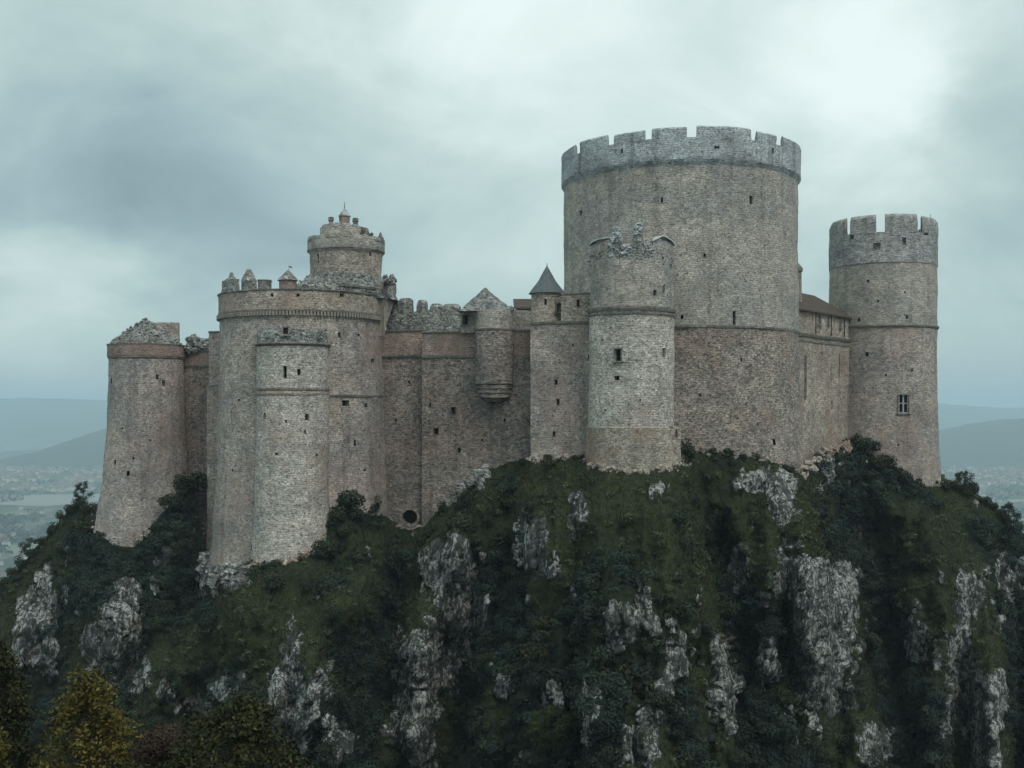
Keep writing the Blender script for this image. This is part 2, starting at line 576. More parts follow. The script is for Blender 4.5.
def hit_circle(c, r, px, py):
    dx = (px - 512) / FPX
    A = dx * dx + 1
    B = -2 * (c[0] * dx + c[1])
    C = c[0] ** 2 + c[1] ** 2 - r * r
    D = max(B * B - 4 * A * C, 0)
    t = (-B - math.sqrt(D)) / (2 * A)
    return math.atan2(t * dx - c[0], c[1] - t), Z(py, t), t


def fit(pl, pr, Y):
    """plan circle at depth Y whose two edges are seen at columns pl and pr"""
    al, ar = math.atan((pl - 512) / FPX), math.atan((pr - 512) / FPX)
    m, h = (al + ar) / 2, (ar - al) / 2
    return (Y * math.tan(m), Y), Y / math.cos(m) * math.sin(h)


def hit_line(a, b, px, py):
    dx = (px - 512) / FPX
    ax, ay, bx, by = a[0], a[1], b[0], b[1]
    # a + s(b-a) = t(dx,1)
    ex, ey = bx - ax, by - ay
    s = (ay * dx - ax) / (ex - ey * dx)
    t = ay + s * ey
    return s * math.hypot(ex, ey), Z(py, t), t


def box_bars(boxes):
    """list of (centre, half axes (3 vectors)) -> verts, faces"""
    V, F = [], []
    for c, ax in boxes:
        k = len(V)
        for sx in (-1, 1):
            for sy in (-1, 1):
                for sz in (-1, 1):
                    V.append(np.array(c) + sx * ax[0] + sy * ax[1] + sz * ax[2])
        for f in ((0, 1, 3, 2), (4, 6, 7, 5), (0, 4, 5, 1), (2, 3, 7, 6), (0, 2, 6, 4), (1, 5, 7, 3)):
            F.append(tuple(k + i for i in f))
    return V, F


def opening(kind, pos, n, w, h, parent, depth=0.8, stonemat=None, arched=False):
    """reveal and back of a real hole in the wall; bigger ones get a stone frame and sill"""
    pos, n = np.array(pos, float), np.array([n[0], n[1], 0.0])
    tx = np.array([-n[1], n[0], 0.0])
    up = np.array([0, 0, 1.0])
    hw, hh = w / 2 + 0.02, h / 2 + 0.02
    V, F, MI = [], [], []
    for d in (0.03, -depth):
        for sx, sz in ((-1, -1), (1, -1), (1, 1), (-1, 1)):
            V.append(pos + n * d + tx * sx * hw + up * sz * hh)
    for k in range(4):
        F.append((k, (k + 1) % 4, 4 + (k + 1) % 4, 4 + k))
        MI.append(0)
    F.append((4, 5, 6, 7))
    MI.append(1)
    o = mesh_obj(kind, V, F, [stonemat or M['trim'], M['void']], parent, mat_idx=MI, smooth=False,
                 uvs=[(0, 0), (w, 0), (w, h), (0, h)] * 2)
    if kind == 'window':
        b = 0.07
        bars = [(pos + n * 0.03 + tx * s * (hw + b), (tx * b, n * 0.09, up * (hh + 2 * b))) for s in (-1, 1)]
        bars.append((pos + n * 0.035 + up * (hh + b), (tx * (hw + 2 * b + 0.02), n * 0.10, up * b)))
        v, f = box_bars(bars)
        mesh_obj('frame', v, f, M['trim'], o, smooth=False, uvs=[(p[0], p[2]) for p in v])
        v, f = box_bars([(pos + n * 0.08 - up * (hh + 0.09), (tx * (hw + 0.3), n * 0.2, up * 0.09))])
        mesh_obj('sill', v, f, M['trim'], o, smooth=False, uvs=[(p[0], p[2]) for p in v])
    return o


def plan_circle_openings(c, r, specs):
    """specs (kind, px, py, wpx, hpx) -> holes, builders"""
    holes, todo = [], []
    for kind, px, py, wp, hp in specs:
        th, z, t = hit_circle(c, r, px, py)
        w, h = wp * t / FPX, hp * t / FPX
        obl = max(0.45, abs(math.cos(th - math.atan2(-c[0], c[1]) * 0)))
        w = w / obl
        holes.append((th - w / 2 / r, th + w / 2 / r, z - h / 2, z + h / 2))
        todo.append((kind, (c[0] + r * math.sin(th), c[1] - r * math.cos(th), z), (math.sin(th), -math.cos(th)), w, h))
    return holes, todo


def plan_line_openings(a, b, specs):
    holes, todo = [], []
    pf, L = line_pf(a, b)
    for kind, px, py, wp, hp in specs:
        u, z, t = hit_line(a, b, px, py)
        w, h = wp * t / FPX, hp * t / FPX
        holes.append((u - w / 2, u + w / 2, z - h / 2, z + h / 2))
        x, y, nx, ny = pf(np.array([u]))
        todo.append((kind, (x[0], y[0], z), (nx[0], ny[0]), w, h))
    return holes, todo


def cut(todo, parent, mat=None):
    for kind, pos, n, w, h in todo:
        opening(kind, pos, n, w, h, parent, stonemat=mat)


def wall(name, a, b, z0, z1, mat, parent, thick=2.0, specs=(), step=0.7, batter=0.0, **kw):
    pf, L = line_pf(a, b)
    holes, todo = plan_line_openings(a, b, specs)
    us = np.linspace(0, L, max(2, int(L / step)) + 1)
    rows = [(z0, batter), (z0 + 4, batter * 0.35), (z0 + 8, 0), (z1, 0), (z1, -thick), (z0, -thick)] if batter else [(z0, 0), (z1, 0), (z1, -thick), (z0, -thick)]
    o = sweep(name, pf, us, rows, mat, parent, holes=holes, **kw)
    cut(todo, parent, mat)
    return o


def wall_band(name, a, b, z, parent, h=0.45, out=0.3, mat=None, e=0.0, zmod=None):
    """string course or coping along a straight wall"""
    pf, L = line_pf(a, b)
    us = np.linspace(-e, L + e, max(2, int(L / 0.8)) + 1)
    return sweep(name, pf, us, [(z - h / 2, -0.4), (z - h / 2, out * 0.6), (z, out), (z + h / 2, out), (z + h / 2, -0.4)], mat or M['trim'], parent, rough=0.03, zmod=zmod)


def stones_mesh(name, pts, smin, smax, mat, parent, seed=0, loc=None):
    r = np.random.default_rng(seed)
    V, F, UV = [], [], []
    for p in pts:
        s = r.uniform(smin, smax)
        a = r.normal(size=(3, 3))
        q, _ = np.linalg.qr(a)
        ax = q * (s * r.uniform(0.5, 1.1, 3))[:, None]
        v, f = box_bars([(np.array(p), ax)])
        k = len(V)
        v = [x + r.normal(size=3) * s * 0.13 for x in v]
        V += v
        F += [tuple(k + i for i in g) for g in f]
        UV += [(x[0] + x[1], x[2]) for x in v]
    return mesh_obj(name, V, F, mat, parent, uvs=UV, smooth=False, loc=loc)


def rubble_heap(name, c, rows, mat, parent, amp=0.5, n=64, seed=0, count=120, size=(0.15, 0.45), sector=None):
    """ruined masonry: a lumpy swept body plus loose blocks, one part"""
    us = ring_us(n) if sector is None else np.linspace(sector[0], sector[1], n + 1)
    o = sweep(name, circle_pf(*c), us, rows, mat, parent, closed=sector is None, rough=amp, dz=0.3, wave=0.9, seed=seed,
              ragged=(rows[0][0], amp * 1.1, 1.1) if len(rows) > 1 else None)
    r = np.random.default_rng(seed + 50)
    co = np.array([v.co[:] for v in o.data.vertices]) + WLOC[parent.name]
    pts = co[r.integers(0, len(co), count)] + r.normal(size=(count, 3)) * 0.1
    s = stones_mesh('loose', pts, size[0], size[1], mat, parent, seed)
    # join the loose blocks into the same part
    bm = bmesh.new()
    bm.from_mesh(o.data)
    bm.from_mesh(s.data)
    bm.to_mesh(o.data)
    bm.free()
    bpy.data.objects.remove(s)
    return o


def parts_copy(src, parent, angle, centre):
    o = src.copy()
    COL.objects.link(o)
    return o


# ================================================================== KEEP
def build_keep():
    Y = 143.0
    c, r = fit(564, 798, Y)
    T = empty('keep_tower', (c[0], c[1], -8), 'huge round keep, tallest and widest tower, with broad low battlements', 'tower')
    THINGS['keep'] = T
    zs = Z(327, Y - r)
    specs = [('arrow_slit', 751, 200, 3.2, 8), ('arrow_slit', 734, 318, 3.2, 14), ('putlog_hole', 662, 200, 2, 5), ('putlog_hole', 581, 213, 2, 5),
             ('putlog_hole', 682, 317, 2.5, 4), ('putlog_hole', 705, 255, 2, 3), ('putlog_hole', 722, 375, 2, 3)]
    holes, todo = plan_circle_openings(c, r, specs)
    zt = Z(163.5, Y - r)
    lathe('shaft', c, [(zs - 0.1, r + 0.02), (zs + 3, r), (zt, r)], M['keep'], T, n=150, holes=holes, rough=0.07)
    cut(todo, T, M['keep'])
    specs = [('arrow_slit', 771, 442, 3, 6), ('putlog_hole', 700, 395, 2, 3), ('putlog_hole', 741, 360, 2, 3)]
    holes, todo = plan_circle_openings(c, r + 0.15, specs)
    lathe('base', c, [(-16, r + 1.2), (-8, r + 0.9), (-3, r + 0.45), (3, r + 0.15), (zs, r + 0.1)], M['keep_low'], T, n=150, holes=holes, rough=0.11, cap=False)
    cut(todo, T, M['keep_low'])
    string_course(c, zs, r, T, 0.42, 0.3)
    ro, ri = r + 0.42, r - 0.15
    zc = Z(137, Y - ro)                 # crenel floor
    specs = [('arrow_slit', 622, 151, 2, 4), ('arrow_slit', 773, 150, 2, 4), ('putlog_hole', 717, 147, 5, 1.6)]
    holes, todo = plan_circle_openings(c, ro, specs)
    sweep('parapet', circle_pf(*c), ring_us(150), [(zt - 0.2, r - 0.05), (zt + 0.1, r + 0.12), (zt + 0.5, ro), (zc, ro), (zc, ri), (zt - 0.2, ri)],
          M['parapet'], T, closed=True, holes=holes, rough=0.07, cap=False)
    cut(todo, T, M['parapet'])
    lathe('fighting_deck', c, [(zt - 0.6, ri), (zt + 0.5, ri - 0.1), (zt + 1.0, ri - 0.2)], M['trim'], T, n=64, rough=0)
    zm = zc + 1.5
    rows = lambda h: [(zc - 0.05, ro - 0.02), (zc + h - 0.12, ro - 0.03), (zc + h, ro - 0.14), (zc + h + 0.1, (ro + ri) / 2), (zc + h - 0.05, ri + 0.14), (zc - 0.05, ri + 0.05)]
    edges = [(563.5, 575), (580, 606), (613.5, 644.5), (651.5, 687), (697, 752), (758, 777), (784, 800)]
    last = None
    for k, (p0, p1) in enumerate(edges):
        a0, a1 = hit_circle(c, ro, p0, 130)[0], hit_circle(c, ro, p1, 130)[0]
        arc_block('merlon', c, a0, a1, rows(1.1 + 0.25 * (0.5 + 0.5 * math.sin(k * 2.1))), M['parapet'], T, rough=0.10, seed=k, dz=0.4)
        last = a1
    a = last + 0.07
    while a < 2 * PI - 1.55:
        arc_block('merlon', c, a, a + 0.27, rows(1.2), M['parapet'], T, rough=0.1, dz=0.6)
        a += 0.27 + 0.08


# ================================================================== FRONT TOWER
def build_front_tower():
    Y = 124.0
    c, r = fit(589.5, 674.5, Y)
    T = empty('round_tower', (c[0], c[1], -8), 'slim round tower with a ruined jagged crown in front of the giant keep', 'tower')
    THINGS['front'] = T
    zr = Z(308, Y - r)
    zt = Z(262, Y - r)
    specs = [('window', 618, 355, 5.5, 12), ('putlog_hole', 617, 378, 4.5, 4.5), ('arrow_slit', 664, 352, 3, 8), ('putlog_hole', 648, 433, 2, 4),
             ('putlog_hole', 603, 340, 2, 2), ('putlog_hole', 640, 400, 1.6, 2.4), ('putlog_hole', 606, 410, 1.6, 2)]
    holes, todo = plan_circle_openings(c, r, specs)
    lathe('shaft', c, [(-9, r + 0.3), (-2, r + 0.05), (zr, r)], M['pale'], T, n=96, holes=holes, rough=0.07, cap=False)
    cut(todo, T, M['pale'])
    specs = [('putlog_hole', 655, 292, 3, 4), ('arrow_slit', 664, 288, 1.6, 6), ('putlog_hole', 600, 254, 2, 3)]
    holes, todo = plan_circle_openings(c, r, specs)
    lathe('upper_drum', c, [(zr, r - 0.02), (zt, r - 0.05), (zt + 0.6, r - 0.1)], M['keep'], T, n=96, holes=holes, rough=0.08, ragged=(zt - 1.5, 0.5, 0.6), seed=4)
    cut(todo, T, M['keep'])
    string_course(c, zr, r, T, 0.5, 0.26)
    string_course(c, zr - 0.55, r, T, 0.25, 0.12)
    # broken parapet
    z2 = Z(246, Y - r)
    rubble_heap('ruined_parapet', c, [(zt - 0.2, r - 0.1), (zt + 0.9, r - 0.12), (z2, r - 0.3), (z2 - 0.2, r - 0.9), (zt, r - 1.3)], M['rubble'], T, 0.13, 80, 3, 200, (0.05, 0.16))
    def lump(p0, p1, top, name, mat, rough=0.18, round_top=True):
        a0, a1 = hit_circle(c, r, p0, 250)[0], hit_circle(c, r, p1, 250)[0]
        zt2 = Z(top, Y - r)
        am = 0.5 * (a0 + a1)
        o = arc_block(name, c, a0, a1, [(zt, r - 0.1), (zt2 - 0.6, r - 0.12), (zt2, r - 0.3), (zt2, r - 0.75), (zt, r - 0.9)], mat, T, step=0.22, dz=0.25, rough=rough,
                      zmod=(lambda U, Zz: -((np.abs(U - am) / (a1 - a0) * 2) ** 2.5) * 0.8 * np.clip((Zz - zt) / (zt2 - zt), 0, 1)) if round_top else None)
        return o
    def pile(p0, p1, top, n, seed):
        q = np.random.default_rng(seed)
        zt2 = Z(top, Y - r)
        pts = []
        for _ in range(n):
            f = q.random()
            pm, hw = (p0 + p1) / 2, (p1 - p0) / 2 * (1 - 0.6 * f ** 1.5)
            th = hit_circle(c, r, pm + hw * q.uniform(-1, 1), 250)[0]
            rr = r - 0.2 - 0.6 * q.random()
            pts.append((c[0] + rr * math.sin(th), c[1] - rr * math.cos(th), zt + 0.4 + (zt2 - zt - 0.5) * f))
        stones_mesh('merlon', pts, 0.12, 0.3, M['parapet'], T, seed)
    lump(609.5, 619.5, 229, 'merlon', M['rubble'], 0.1)
    lump(633.5, 643.5, 226, 'merlon', M['rubble'], 0.1)
    pile(608, 621, 226, 90, 61)
    pile(632, 645, 222, 100, 62)
    pile(620, 634, 243, 60, 63)
    pile(644, 655, 244, 50, 64)
    lump(589.5, 608, 238.5, 'merlon', M['keep'], 0.05, False)
    m = lump(654, 677, 238, 'merlon', M['keep'], 0.05, False)
    # lead capping over the two surviving merlons
    for p0, p1, pk, t0, t1, tk in ((589.5, 608, 600, 238.5, 236, 236), (653, 677.5, 663, 240, 240, 234)):
        a0, a1, ak = (hit_circle(c, r, p, 250)[0] for p in (p0, p1, pk))
        zz = lambda p: Z(p, Y - r)
        am = np.array([a0, ak, a1])
        zs = np.array([zz(t0), zz(tk), zz(t1)])
        base = zz(238)
        arc_block('coping', c, a0, a1, [(base - 0.06, r + 0.03), (base + 0.07, r + 0.03), (base + 0.07, r - 0.95), (base - 0.06, r - 0.95)],
                  M['lead'], T, step=0.3, rough=0.02, zmod=lambda U, Zz: np.interp(U, am, zs) - base)
    # brick-patched plinth and its small side buttress
    zp = Z(428, Y - r)
    lathe('plinth', c, [(-12, r + 0.85), (-7, r + 0.6), (zp - 1, r + 0.34), (zp, r + 0.3), (zp + 0.25, r - 0.05)], M['plinth'], T, n=96, rough=0.09, cap=False)
    a = (X(671, Y - 3), Y - 3.2)
    b = (X(681.5, Y - 3), Y - 2.6)
    wall('side_buttress', a, b, -12, Z(426, Y - 3), M['warm'], T, thick=2.6, step=0.3, rough=0.05, specs=[('arrow_slit', 676.5, 433, 1.8, 7)])


# ================================================================== CONE-ROOFED BLOCK
def build_turret_block():
    a, b = (X(530.5, 128.5), 128.5), (X(596, 126.0), 126.0)
    T = empty('gate_block', (a[0], a[1], -8), 'square wall block carrying a little turret with a blue-grey cone roof', 'tower')
    THINGS['block'] = T
    zt = Z(294, 127.2)
    zs = Z(322.5, 127.2)
    specs = [('putlog_hole', 556, 382, 3, 5), ('putlog_hole', 558, 402, 3, 6), ('putlog_hole', 554, 434, 2.4, 5), ('putlog_hole', 589, 357, 2, 4), ('putlog_hole', 573, 345, 1.6, 2.5)]
    wall('lower_wall', a, b, -13, zs, M['drum'], T, thick=9, specs=specs, batter=0.5, rough=0.07)
    wall_band('string_course', a, b, zs, T, 0.35, 0.25, e=0.15)
    a2, b2 = (X(561, 127.4), 127.35), b
    wall('parapet', a2, b2, zs, zt, M['warm'], T, thick=1.2, specs=[('arrow_slit', 578, 303, 3, 7)], rough=0.06)
    wall_band('coping', a2, b2, zt, T, 0.22, 0.12)
    # the turret
    Y = 130.2
    c = (X(547, Y), Y)
    r = 1.86
    z1 = Z(292, Y - r)
    specs = [('arrow_slit', 545.5, 302, 2.2, 6), ('window', 558.5, 308, 5, 9)]
    holes, todo = plan_circle_openings(c, r, specs)
    tu = lathe('turret', c, [(zs - 0.1, r), (z1, r)], M['warm'], T, n=56, holes=holes, rough=0.05)
    cut(todo, tu, M['warm'])
    roof = lathe('roof', c, [(z1 - 0.12, r + 0.05), (z1 - 0.05, r + 0.38), (z1 + 0.35, r + 0.1), (z1 + 1.5, r * 0.58), (z1 + 3.0, 0.24), (Z(266, Y), 0.03)], M['slate'], tu, n=40, rough=0.02, dz=0.3)
    lathe('finial', c, [(Z(267, Y), 0.07), (Z(263, Y), 0.03)], M['timber'], roof, n=10, rough=0)


# ================================================================== CURTAIN WALL
def build_curtain():
    T = empty('curtain_wall', (X(450, 137), 137, -16), 'long dark curtain wall between the big left drum tower and the cone-roofed block', 'wall')
    THINGS['curtain'] = T
    a, b = (X(374, 139.8), 139.8), (X(426, 138.0), 138.0)
    zt, zs = Z(331, 139), Z(356, 139)
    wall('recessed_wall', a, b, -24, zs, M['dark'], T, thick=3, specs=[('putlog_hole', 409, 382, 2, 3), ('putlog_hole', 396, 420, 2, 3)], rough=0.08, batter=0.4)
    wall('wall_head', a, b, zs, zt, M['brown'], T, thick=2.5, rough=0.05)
    wall_band('string_course', a, b, zs, T, 0.4, 0.3)
    wall_band('coping', a, b, zt, T, 0.25, 0.18)
    a, b = (X(422, 136.6), 136.6), (X(536, 132.6), 132.6)
    zt, zs = Z(331.5, 134.8), Z(356, 134.8)
    specs = [('putlog_hole', 436, 431, 5, 5.5), ('putlog_hole', 453, 410, 4, 5.5), ('putlog_hole', 459, 450, 3, 5), ('putlog_hole', 430, 405, 2, 4), ('putlog_hole', 505, 420, 2, 3),
             ('putlog_hole', 482, 440, 1.8, 2.5)]
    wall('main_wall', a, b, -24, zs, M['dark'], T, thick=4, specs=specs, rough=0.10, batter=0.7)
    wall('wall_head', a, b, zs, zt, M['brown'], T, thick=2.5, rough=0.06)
    wall_band('string_course', a, b, zs, T, 0.4, 0.25)
    wall_band('coping', a, b, zt, T, 0.25, 0.2)
    # round drain arch at its foot
    Y = 136.9
    cx, cz = X(410, Y), Z(517, Y)
    V, F, MI = [], [], []
    n = 20
    for d, rr in ((0.0, 1.25), (-0.25, 1.25), (-0.25, 0.95), (1.2, 0.9)):
        for k in range(n):
            t = 2 * PI * k / n
            V.append((cx + rr * math.cos(t), Y + d, cz + rr * math.sin(t)))
    for s in range(3):
        for k in range(n):
            F.append((s * n + k, s * n + (k + 1) % n, (s + 1) * n + (k + 1) % n, (s + 1) * n + k))
            MI.append(0)
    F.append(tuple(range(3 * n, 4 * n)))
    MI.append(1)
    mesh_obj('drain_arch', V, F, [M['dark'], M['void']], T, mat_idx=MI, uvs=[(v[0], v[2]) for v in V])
    V, F = box_bars([(np.array((cx, Y + 1.0, cz - 2.3)), (np.array((1.8, 0, 0)), np.array((0, 1.1, 0)), np.array((0, 0, 1.25))))])
    mesh_obj('drain_footing', V, F, M['drum'], T, smooth=False, uvs=[(v[0], v[2]) for v in V])


def build_bartizan():
    Y = 133.4
    c = (X(494, Y), Y)
    r = 2.38
    T = empty('bartizan', (c[0], c[1], 0.8), 'round corbelled turret hanging on the dark curtain wall below a ruined stone pyramid', 'turret')
    rows = [(Z(402, Y - r), 1.0), (Z(398, Y - r), 1.75)]
    rr, z = 1.8, Z(398, Y - r)
    for k in range(4):
        rows += [(z, rr), (z + 0.1, rr + 0.13), (z + 0.55, rr + 0.13)]
        rr += 0.145
        z += 0.55
    lathe('corbelled_base', c, rows, M['dark'], T, n=56, rough=0.11, dz=0.2)
    zt = Z(329, Y - r)
    lathe('drum', c, [(z - 0.1, r - 0.02), (zt, r)], M['dark'], T, n=56, rough=0.10, ragged=None)
    string_course(c, zt, r, T, 0.25, 0.1)
    zt2 = Z(309, Y - r)
    specs = []
    lathe('upper_drum', c, [(zt, r - 0.08), (zt2, r - 0.1)], M['keep'], T, n=56, rough=0.06)
    # little house beside it and the pyramid that covers both
    a, b = (X(460.5, 134.6), 134.6), (X(478, 134.0), 134.0)
    wall('side_chamber', a, b, Z(333, 134.5), zt2, M['keep'], T, thick=4.5, rough=0.05, specs=[('window', 465.5, 320, 5, 9)])
    ax = (X(485, 136.2), 136.2, Z(287.5, 136.2))
    V, F = [], []
    x0, x1, y0, y1, zb = X(459.5, 134), X(513, 134), 132.2, 140.0, zt2 - 0.1
    m = 14
    per = [(x0 + (x1 - x0) * k / m, y0) for k in range(m)] + [(x1, y0 + (y1 - y0) * k / m) for k in range(m)] + \
          [(x1 - (x1 - x0) * k / m, y1) for k in range(m)] + [(x0, y1 - (y1 - y0) * k / m) for k in range(m)]
    rowsn = 12
    P = []
    for j in range(rowsn + 1):
        f = j / rowsn
        for (x, y) in per:
            P.append((x + (ax[0] - x) * f, y + (ax[1] - y) * f, zb + (ax[2] - zb) * f))
    P = np.array(P)
    d = fbm(P * 1.2, 3, 8) * 0.16
    P[:, 2] += d * 1.2
    P[:, 0] += d * 0.6
    np_ = len(per)
    for j in range(rowsn):
        for k in range(np_):
            F.append((j * np_ + k, j * np_ + (k + 1) % np_, (j + 1) * np_ + (k + 1) % np_, (j + 1) * np_ + k))
    F.append(tuple(reversed(range(np_))))
    roof = mesh_obj('pyramid_roof', P, F, M['rubble'], T, uvs=[(p[0] + p[1], p[2]) for p in P])
    stones = P[rng.integers(0, len(P), 90)]


def build_back_buildings():
    # broken grey battlement standing behind the curtain wall
    a, b = (X(386, 143.5), 143.5), (X(464, 141.0), 141.0)
    T = empty('ruined_wall', (a[0], a[1], 4), 'pale grey broken battlement wall standing behind the dark curtain wall', 'wall')
    pf, L = line_pf(a, b)
    z0 = Z(311, 142)
    wall('wall_body', a, b, 2, z0, M['rubble'], T, thick=1.6, rough=0.12, ragged=(z0 - 1.5, 0.35, 0.7))
    k = 0
    for p0, p1, top in ((388, 397, 300), (397.5, 411, 297), (416.5, 425.5, 299.5), (429.5, 441, 303.5), (441.5, 459, 304)):
        u0, u1 = hit_line(a, b, p0, 300)[0], hit_line(a, b, p1, 300)[0]
        zt = Z(top, 142)
        um = (u0 + u1) / 2
        sweep('merlon', pf, np.linspace(u0, u1, 9), [(z0 - 0.5, 0.02), (zt - 0.5, 0), (zt, -0.3), (zt, -0.9), (z0 - 0.5, -1.2)], M['rubble'], T, dz=0.3, rough=0.16, seed=k,
              zmod=lambda U, Zz: -((np.abs(U - um) / (u1 - u0) * 2) ** 6) * 0.35 * np.clip((Zz - z0) / (zt - z0), 0, 1))
        k += 1
    # low wall and small red roof between the pyramid and the cone turret
    a, b = (X(506, 136.5), 136.5), (X(536, 135.5), 135.5)
    T = empty('small_lodge', (a[0], a[1], 4), 'small lodge with a red-brown lean-to roof left of the cone turret', 'building')
    zt = Z(310, 136)
    wall('wall', a, b, 2, zt, M['keep'], T, thick=3, rough=0.07, ragged=(zt - 0.6, 0.15, 1.0))
    x0, x1 = X(514, 138), X(536, 138)
    y0, y1, za, zb = 136.9, 142, Z(307, 136.9), Z(297, 139.5)
    V = [(x0, y0, za), (x1, y0, za), (x1, y1, zb), (x0 - 0.1, y1, zb), (x0, y0, za - 0.25), (x1, y0, za - 0.25), (x1, y1, zb - 0.25), (x0 - 0.1, y1, zb - 0.25)]
    F = [(0, 1, 2, 3), (4, 7, 6, 5), (0, 4, 5, 1), (1, 5, 6, 2), (2, 6, 7, 3), (3, 7, 4, 0)]
    mesh_obj('roof', V, F, M['tile'], T, smooth=False, uvs=[(v[0], v[1]) for v in V])
    V, F = box_bars([(np.array(((x0 + x1) / 2, 139.7, 5.5)), (np.array(((x1 - x0) / 2 - 0.2, 0, 0)), np.array((0, 2.2, 0)), np.array((0, 0, za - 5.5 - 0.1))))])
    mesh_obj('gable_wall', V, F, M['brown'], T, smooth=False, uvs=[(v[0] + v[1], v[2]) for v in V])
    pts = [(X(507 + 6 * rng.random(), 135.6), 135.7, zt + 0.2 * rng.random()) for _ in range(8)]
    stones_mesh('rubble', pts, 0.15, 0.35, M['rubble'], T, 5)


# ================================================================== LARGE LEFT DRUM
BC, BR = fit(220, 383, 140.0)


def build_left_drum():
    Y = 140.0
    c = BC
    r = BR
    T = empty('drum_tower', (c[0], c[1], -22), 'massive left drum tower with a toothed corbel ring and small turrets on its rim', 'tower')
    THINGS['drum'] = T
    zc, zt = Z(313, Y - r), Z(290, Y - r)
    specs = [('putlog_hole', 345, 403, 6, 5.5), ('putlog_hole', 339, 335, 2.4, 5), ('putlog_hole', 372, 361, 3, 4), ('putlog_hole', 365, 405, 2, 4), ('putlog_hole', 353, 443, 1.6, 6),
             ('putlog_hole', 240, 400, 1.8, 2.5), ('putlog_hole', 236, 470, 1.8, 2.5), ('putlog_hole', 358, 335, 1.8, 2.5), ('putlog_hole', 362, 470, 1.6, 2.2), ('putlog_hole', 246, 352, 1.6, 2.2)]
    holes, todo = plan_circle_openings(c, r, specs)
    lathe('shaft', c, [(-27, r + 1.7), (-20, r + 1.2), (-10, r + 0.55), (0, r + 0.15), (zc, r)], M['drum'], T, n=130, holes=holes, rough=0.10, cap=False)
    cut(todo, T, M['drum'])
    a0, a1 = hit_circle(c, r, 326, 395)[0], hit_circle(c, r, 381, 395)[0]
    string_course(c, Z(396, Y - r), r + 0.1, T, 0.35, 0.22, t0=a0, t1=a1)
    ro = r + 0.2
    specs = [('putlog_hole', 342, 294, 3.6, 4), ('putlog_hole', 369, 294, 3.6, 4), ('putlog_hole', 272, 295, 3, 3), ('putlog_hole', 298, 295, 3, 3)]
    holes, todo = plan_circle_openings(c, ro, specs)
    sweep('parapet', circle_pf(*c), ring_us(120), [(zc + 0.25, ro - 0.2), (zc + 0.3, ro), (zt, ro), (zt, ro - 1.1), (zc + 0.2, ro - 1.1)], M['warm'], T, closed=True, holes=holes, rough=0.06, cap=False)
    cut(todo, T, M['warm'])
    string_course(c, zt + 0.05, ro - 0.05, T, 0.22, 0.2, name='coping')
    string_course(c, zc + 0.4, ro - 0.03, T, 0.22, 0.1)
    # corbel teeth: one mesh, copied round the rim
    v0, f0 = box_bars([(np.array((0, 0, 0)), (np.array((0.13, 0, 0)), np.array((0, 0.22, 0)), np.array((0, 0, 0.26))))])
    first = None
    nb = 92
    for k in range(nb):
        th = -1.75 + 3.5 * k / (nb - 1)
        p = (c[0] + (r + 0.22) * math.sin(th), c[1] - (r + 0.22) * math.cos(th), zc - 0.02)
        if first is None:
            me = bpy.data.meshes.new('corbel')
            me.from_pydata([tuple(v) for v in v0], [], f0)
            me.materials.append(M['trim'])
            o = bpy.data.objects.new('corbel', me)
            first = o
        else:
            o = first.copy()
        COL.objects.link(o)
        o.parent = T
        o.location = np.array(p) - WLOC[T.name]
        o.rotation_euler = (0, 0, th)
    lathe('roof_deck', c, [(zt - 1.0, ro - 1.0), (zt - 0.4, ro - 1.6), (zt, 5)], M['rubble'], T, n=64, rough=0.1)
    # rim turrets
    def rim(px, Yd):
        return (X(px, Yd), Yd)
    zr = lambda py, Yd: Z(py, Yd)
    # first stump: stepped, domed
    Yd = 137.0
    for px, hw, base, sh, top, tip in ((231.5, 6.6, 300, 283, 276, 273), (249, 6.9, 300, 282, 272, 270)):
        q = rim(px, Yd)
        k = Yd / FPX
        t = lathe('rim_turret', q, [(zt - 0.8, hw * k), (zr(sh, Yd), hw * k), (zr(sh, Yd) + 0.05, hw * k * 1.06), (zr(sh - 3, Yd), hw * k * 0.95), (zr(top + 2, Yd), hw * k * 0.55),
                                    (zr(top, Yd), hw * k * 0.35), (zr(tip, Yd), hw * k * 0.28), (zr(tip, Yd) + 0.1, 0.05)], M['rubble'], T, n=30, rough=0.10, dz=0.2)
    arc = hit_circle(c, ro - 0.4, 224, 280)[0], hit_circle(c, ro - 0.4, 236, 280)[0]
    arc_block('merlon', c, arc[0], arc[1], [(zt - 0.1, ro - 0.1), (zt + 1.7, ro - 0.15), (zt + 1.7, ro - 0.9), (zt - 0.1, ro - 0.9)], M['rubble'], T, step=0.3, rough=0.1, dz=0.3)
    q = rim(264.5, 133.5)
    lathe('rim_turret', q, [(zt - 0.8, 0.82), (zr(281.5, 133.5), 0.82), (zr(281, 133.5), 0.9), (zr(280, 133.5), 0.85), (zr(279.6, 133.5), 0.5)], M['rubble'], T, n=26, rough=0.07, dz=0.2)
    q = rim(288, 132.6)
    tt = lathe('rim_turret', q, [(zt - 0.8, 1.08), (zr(281, 132.6), 1.08)], M['brown'], T, n=30, rough=0.05, dz=0.25)
    rf = lathe('roof', q, [(zr(281.2, 132.6), 1.0), (zr(280.6, 132.6), 1.3), (zr(277, 132.6), 0.95), (zr(270.5, 132.6), 0.12), (zr(270.2, 132.6), 0.02)], M['rubble'], tt, n=28, rough=0.06, dz=0.2)
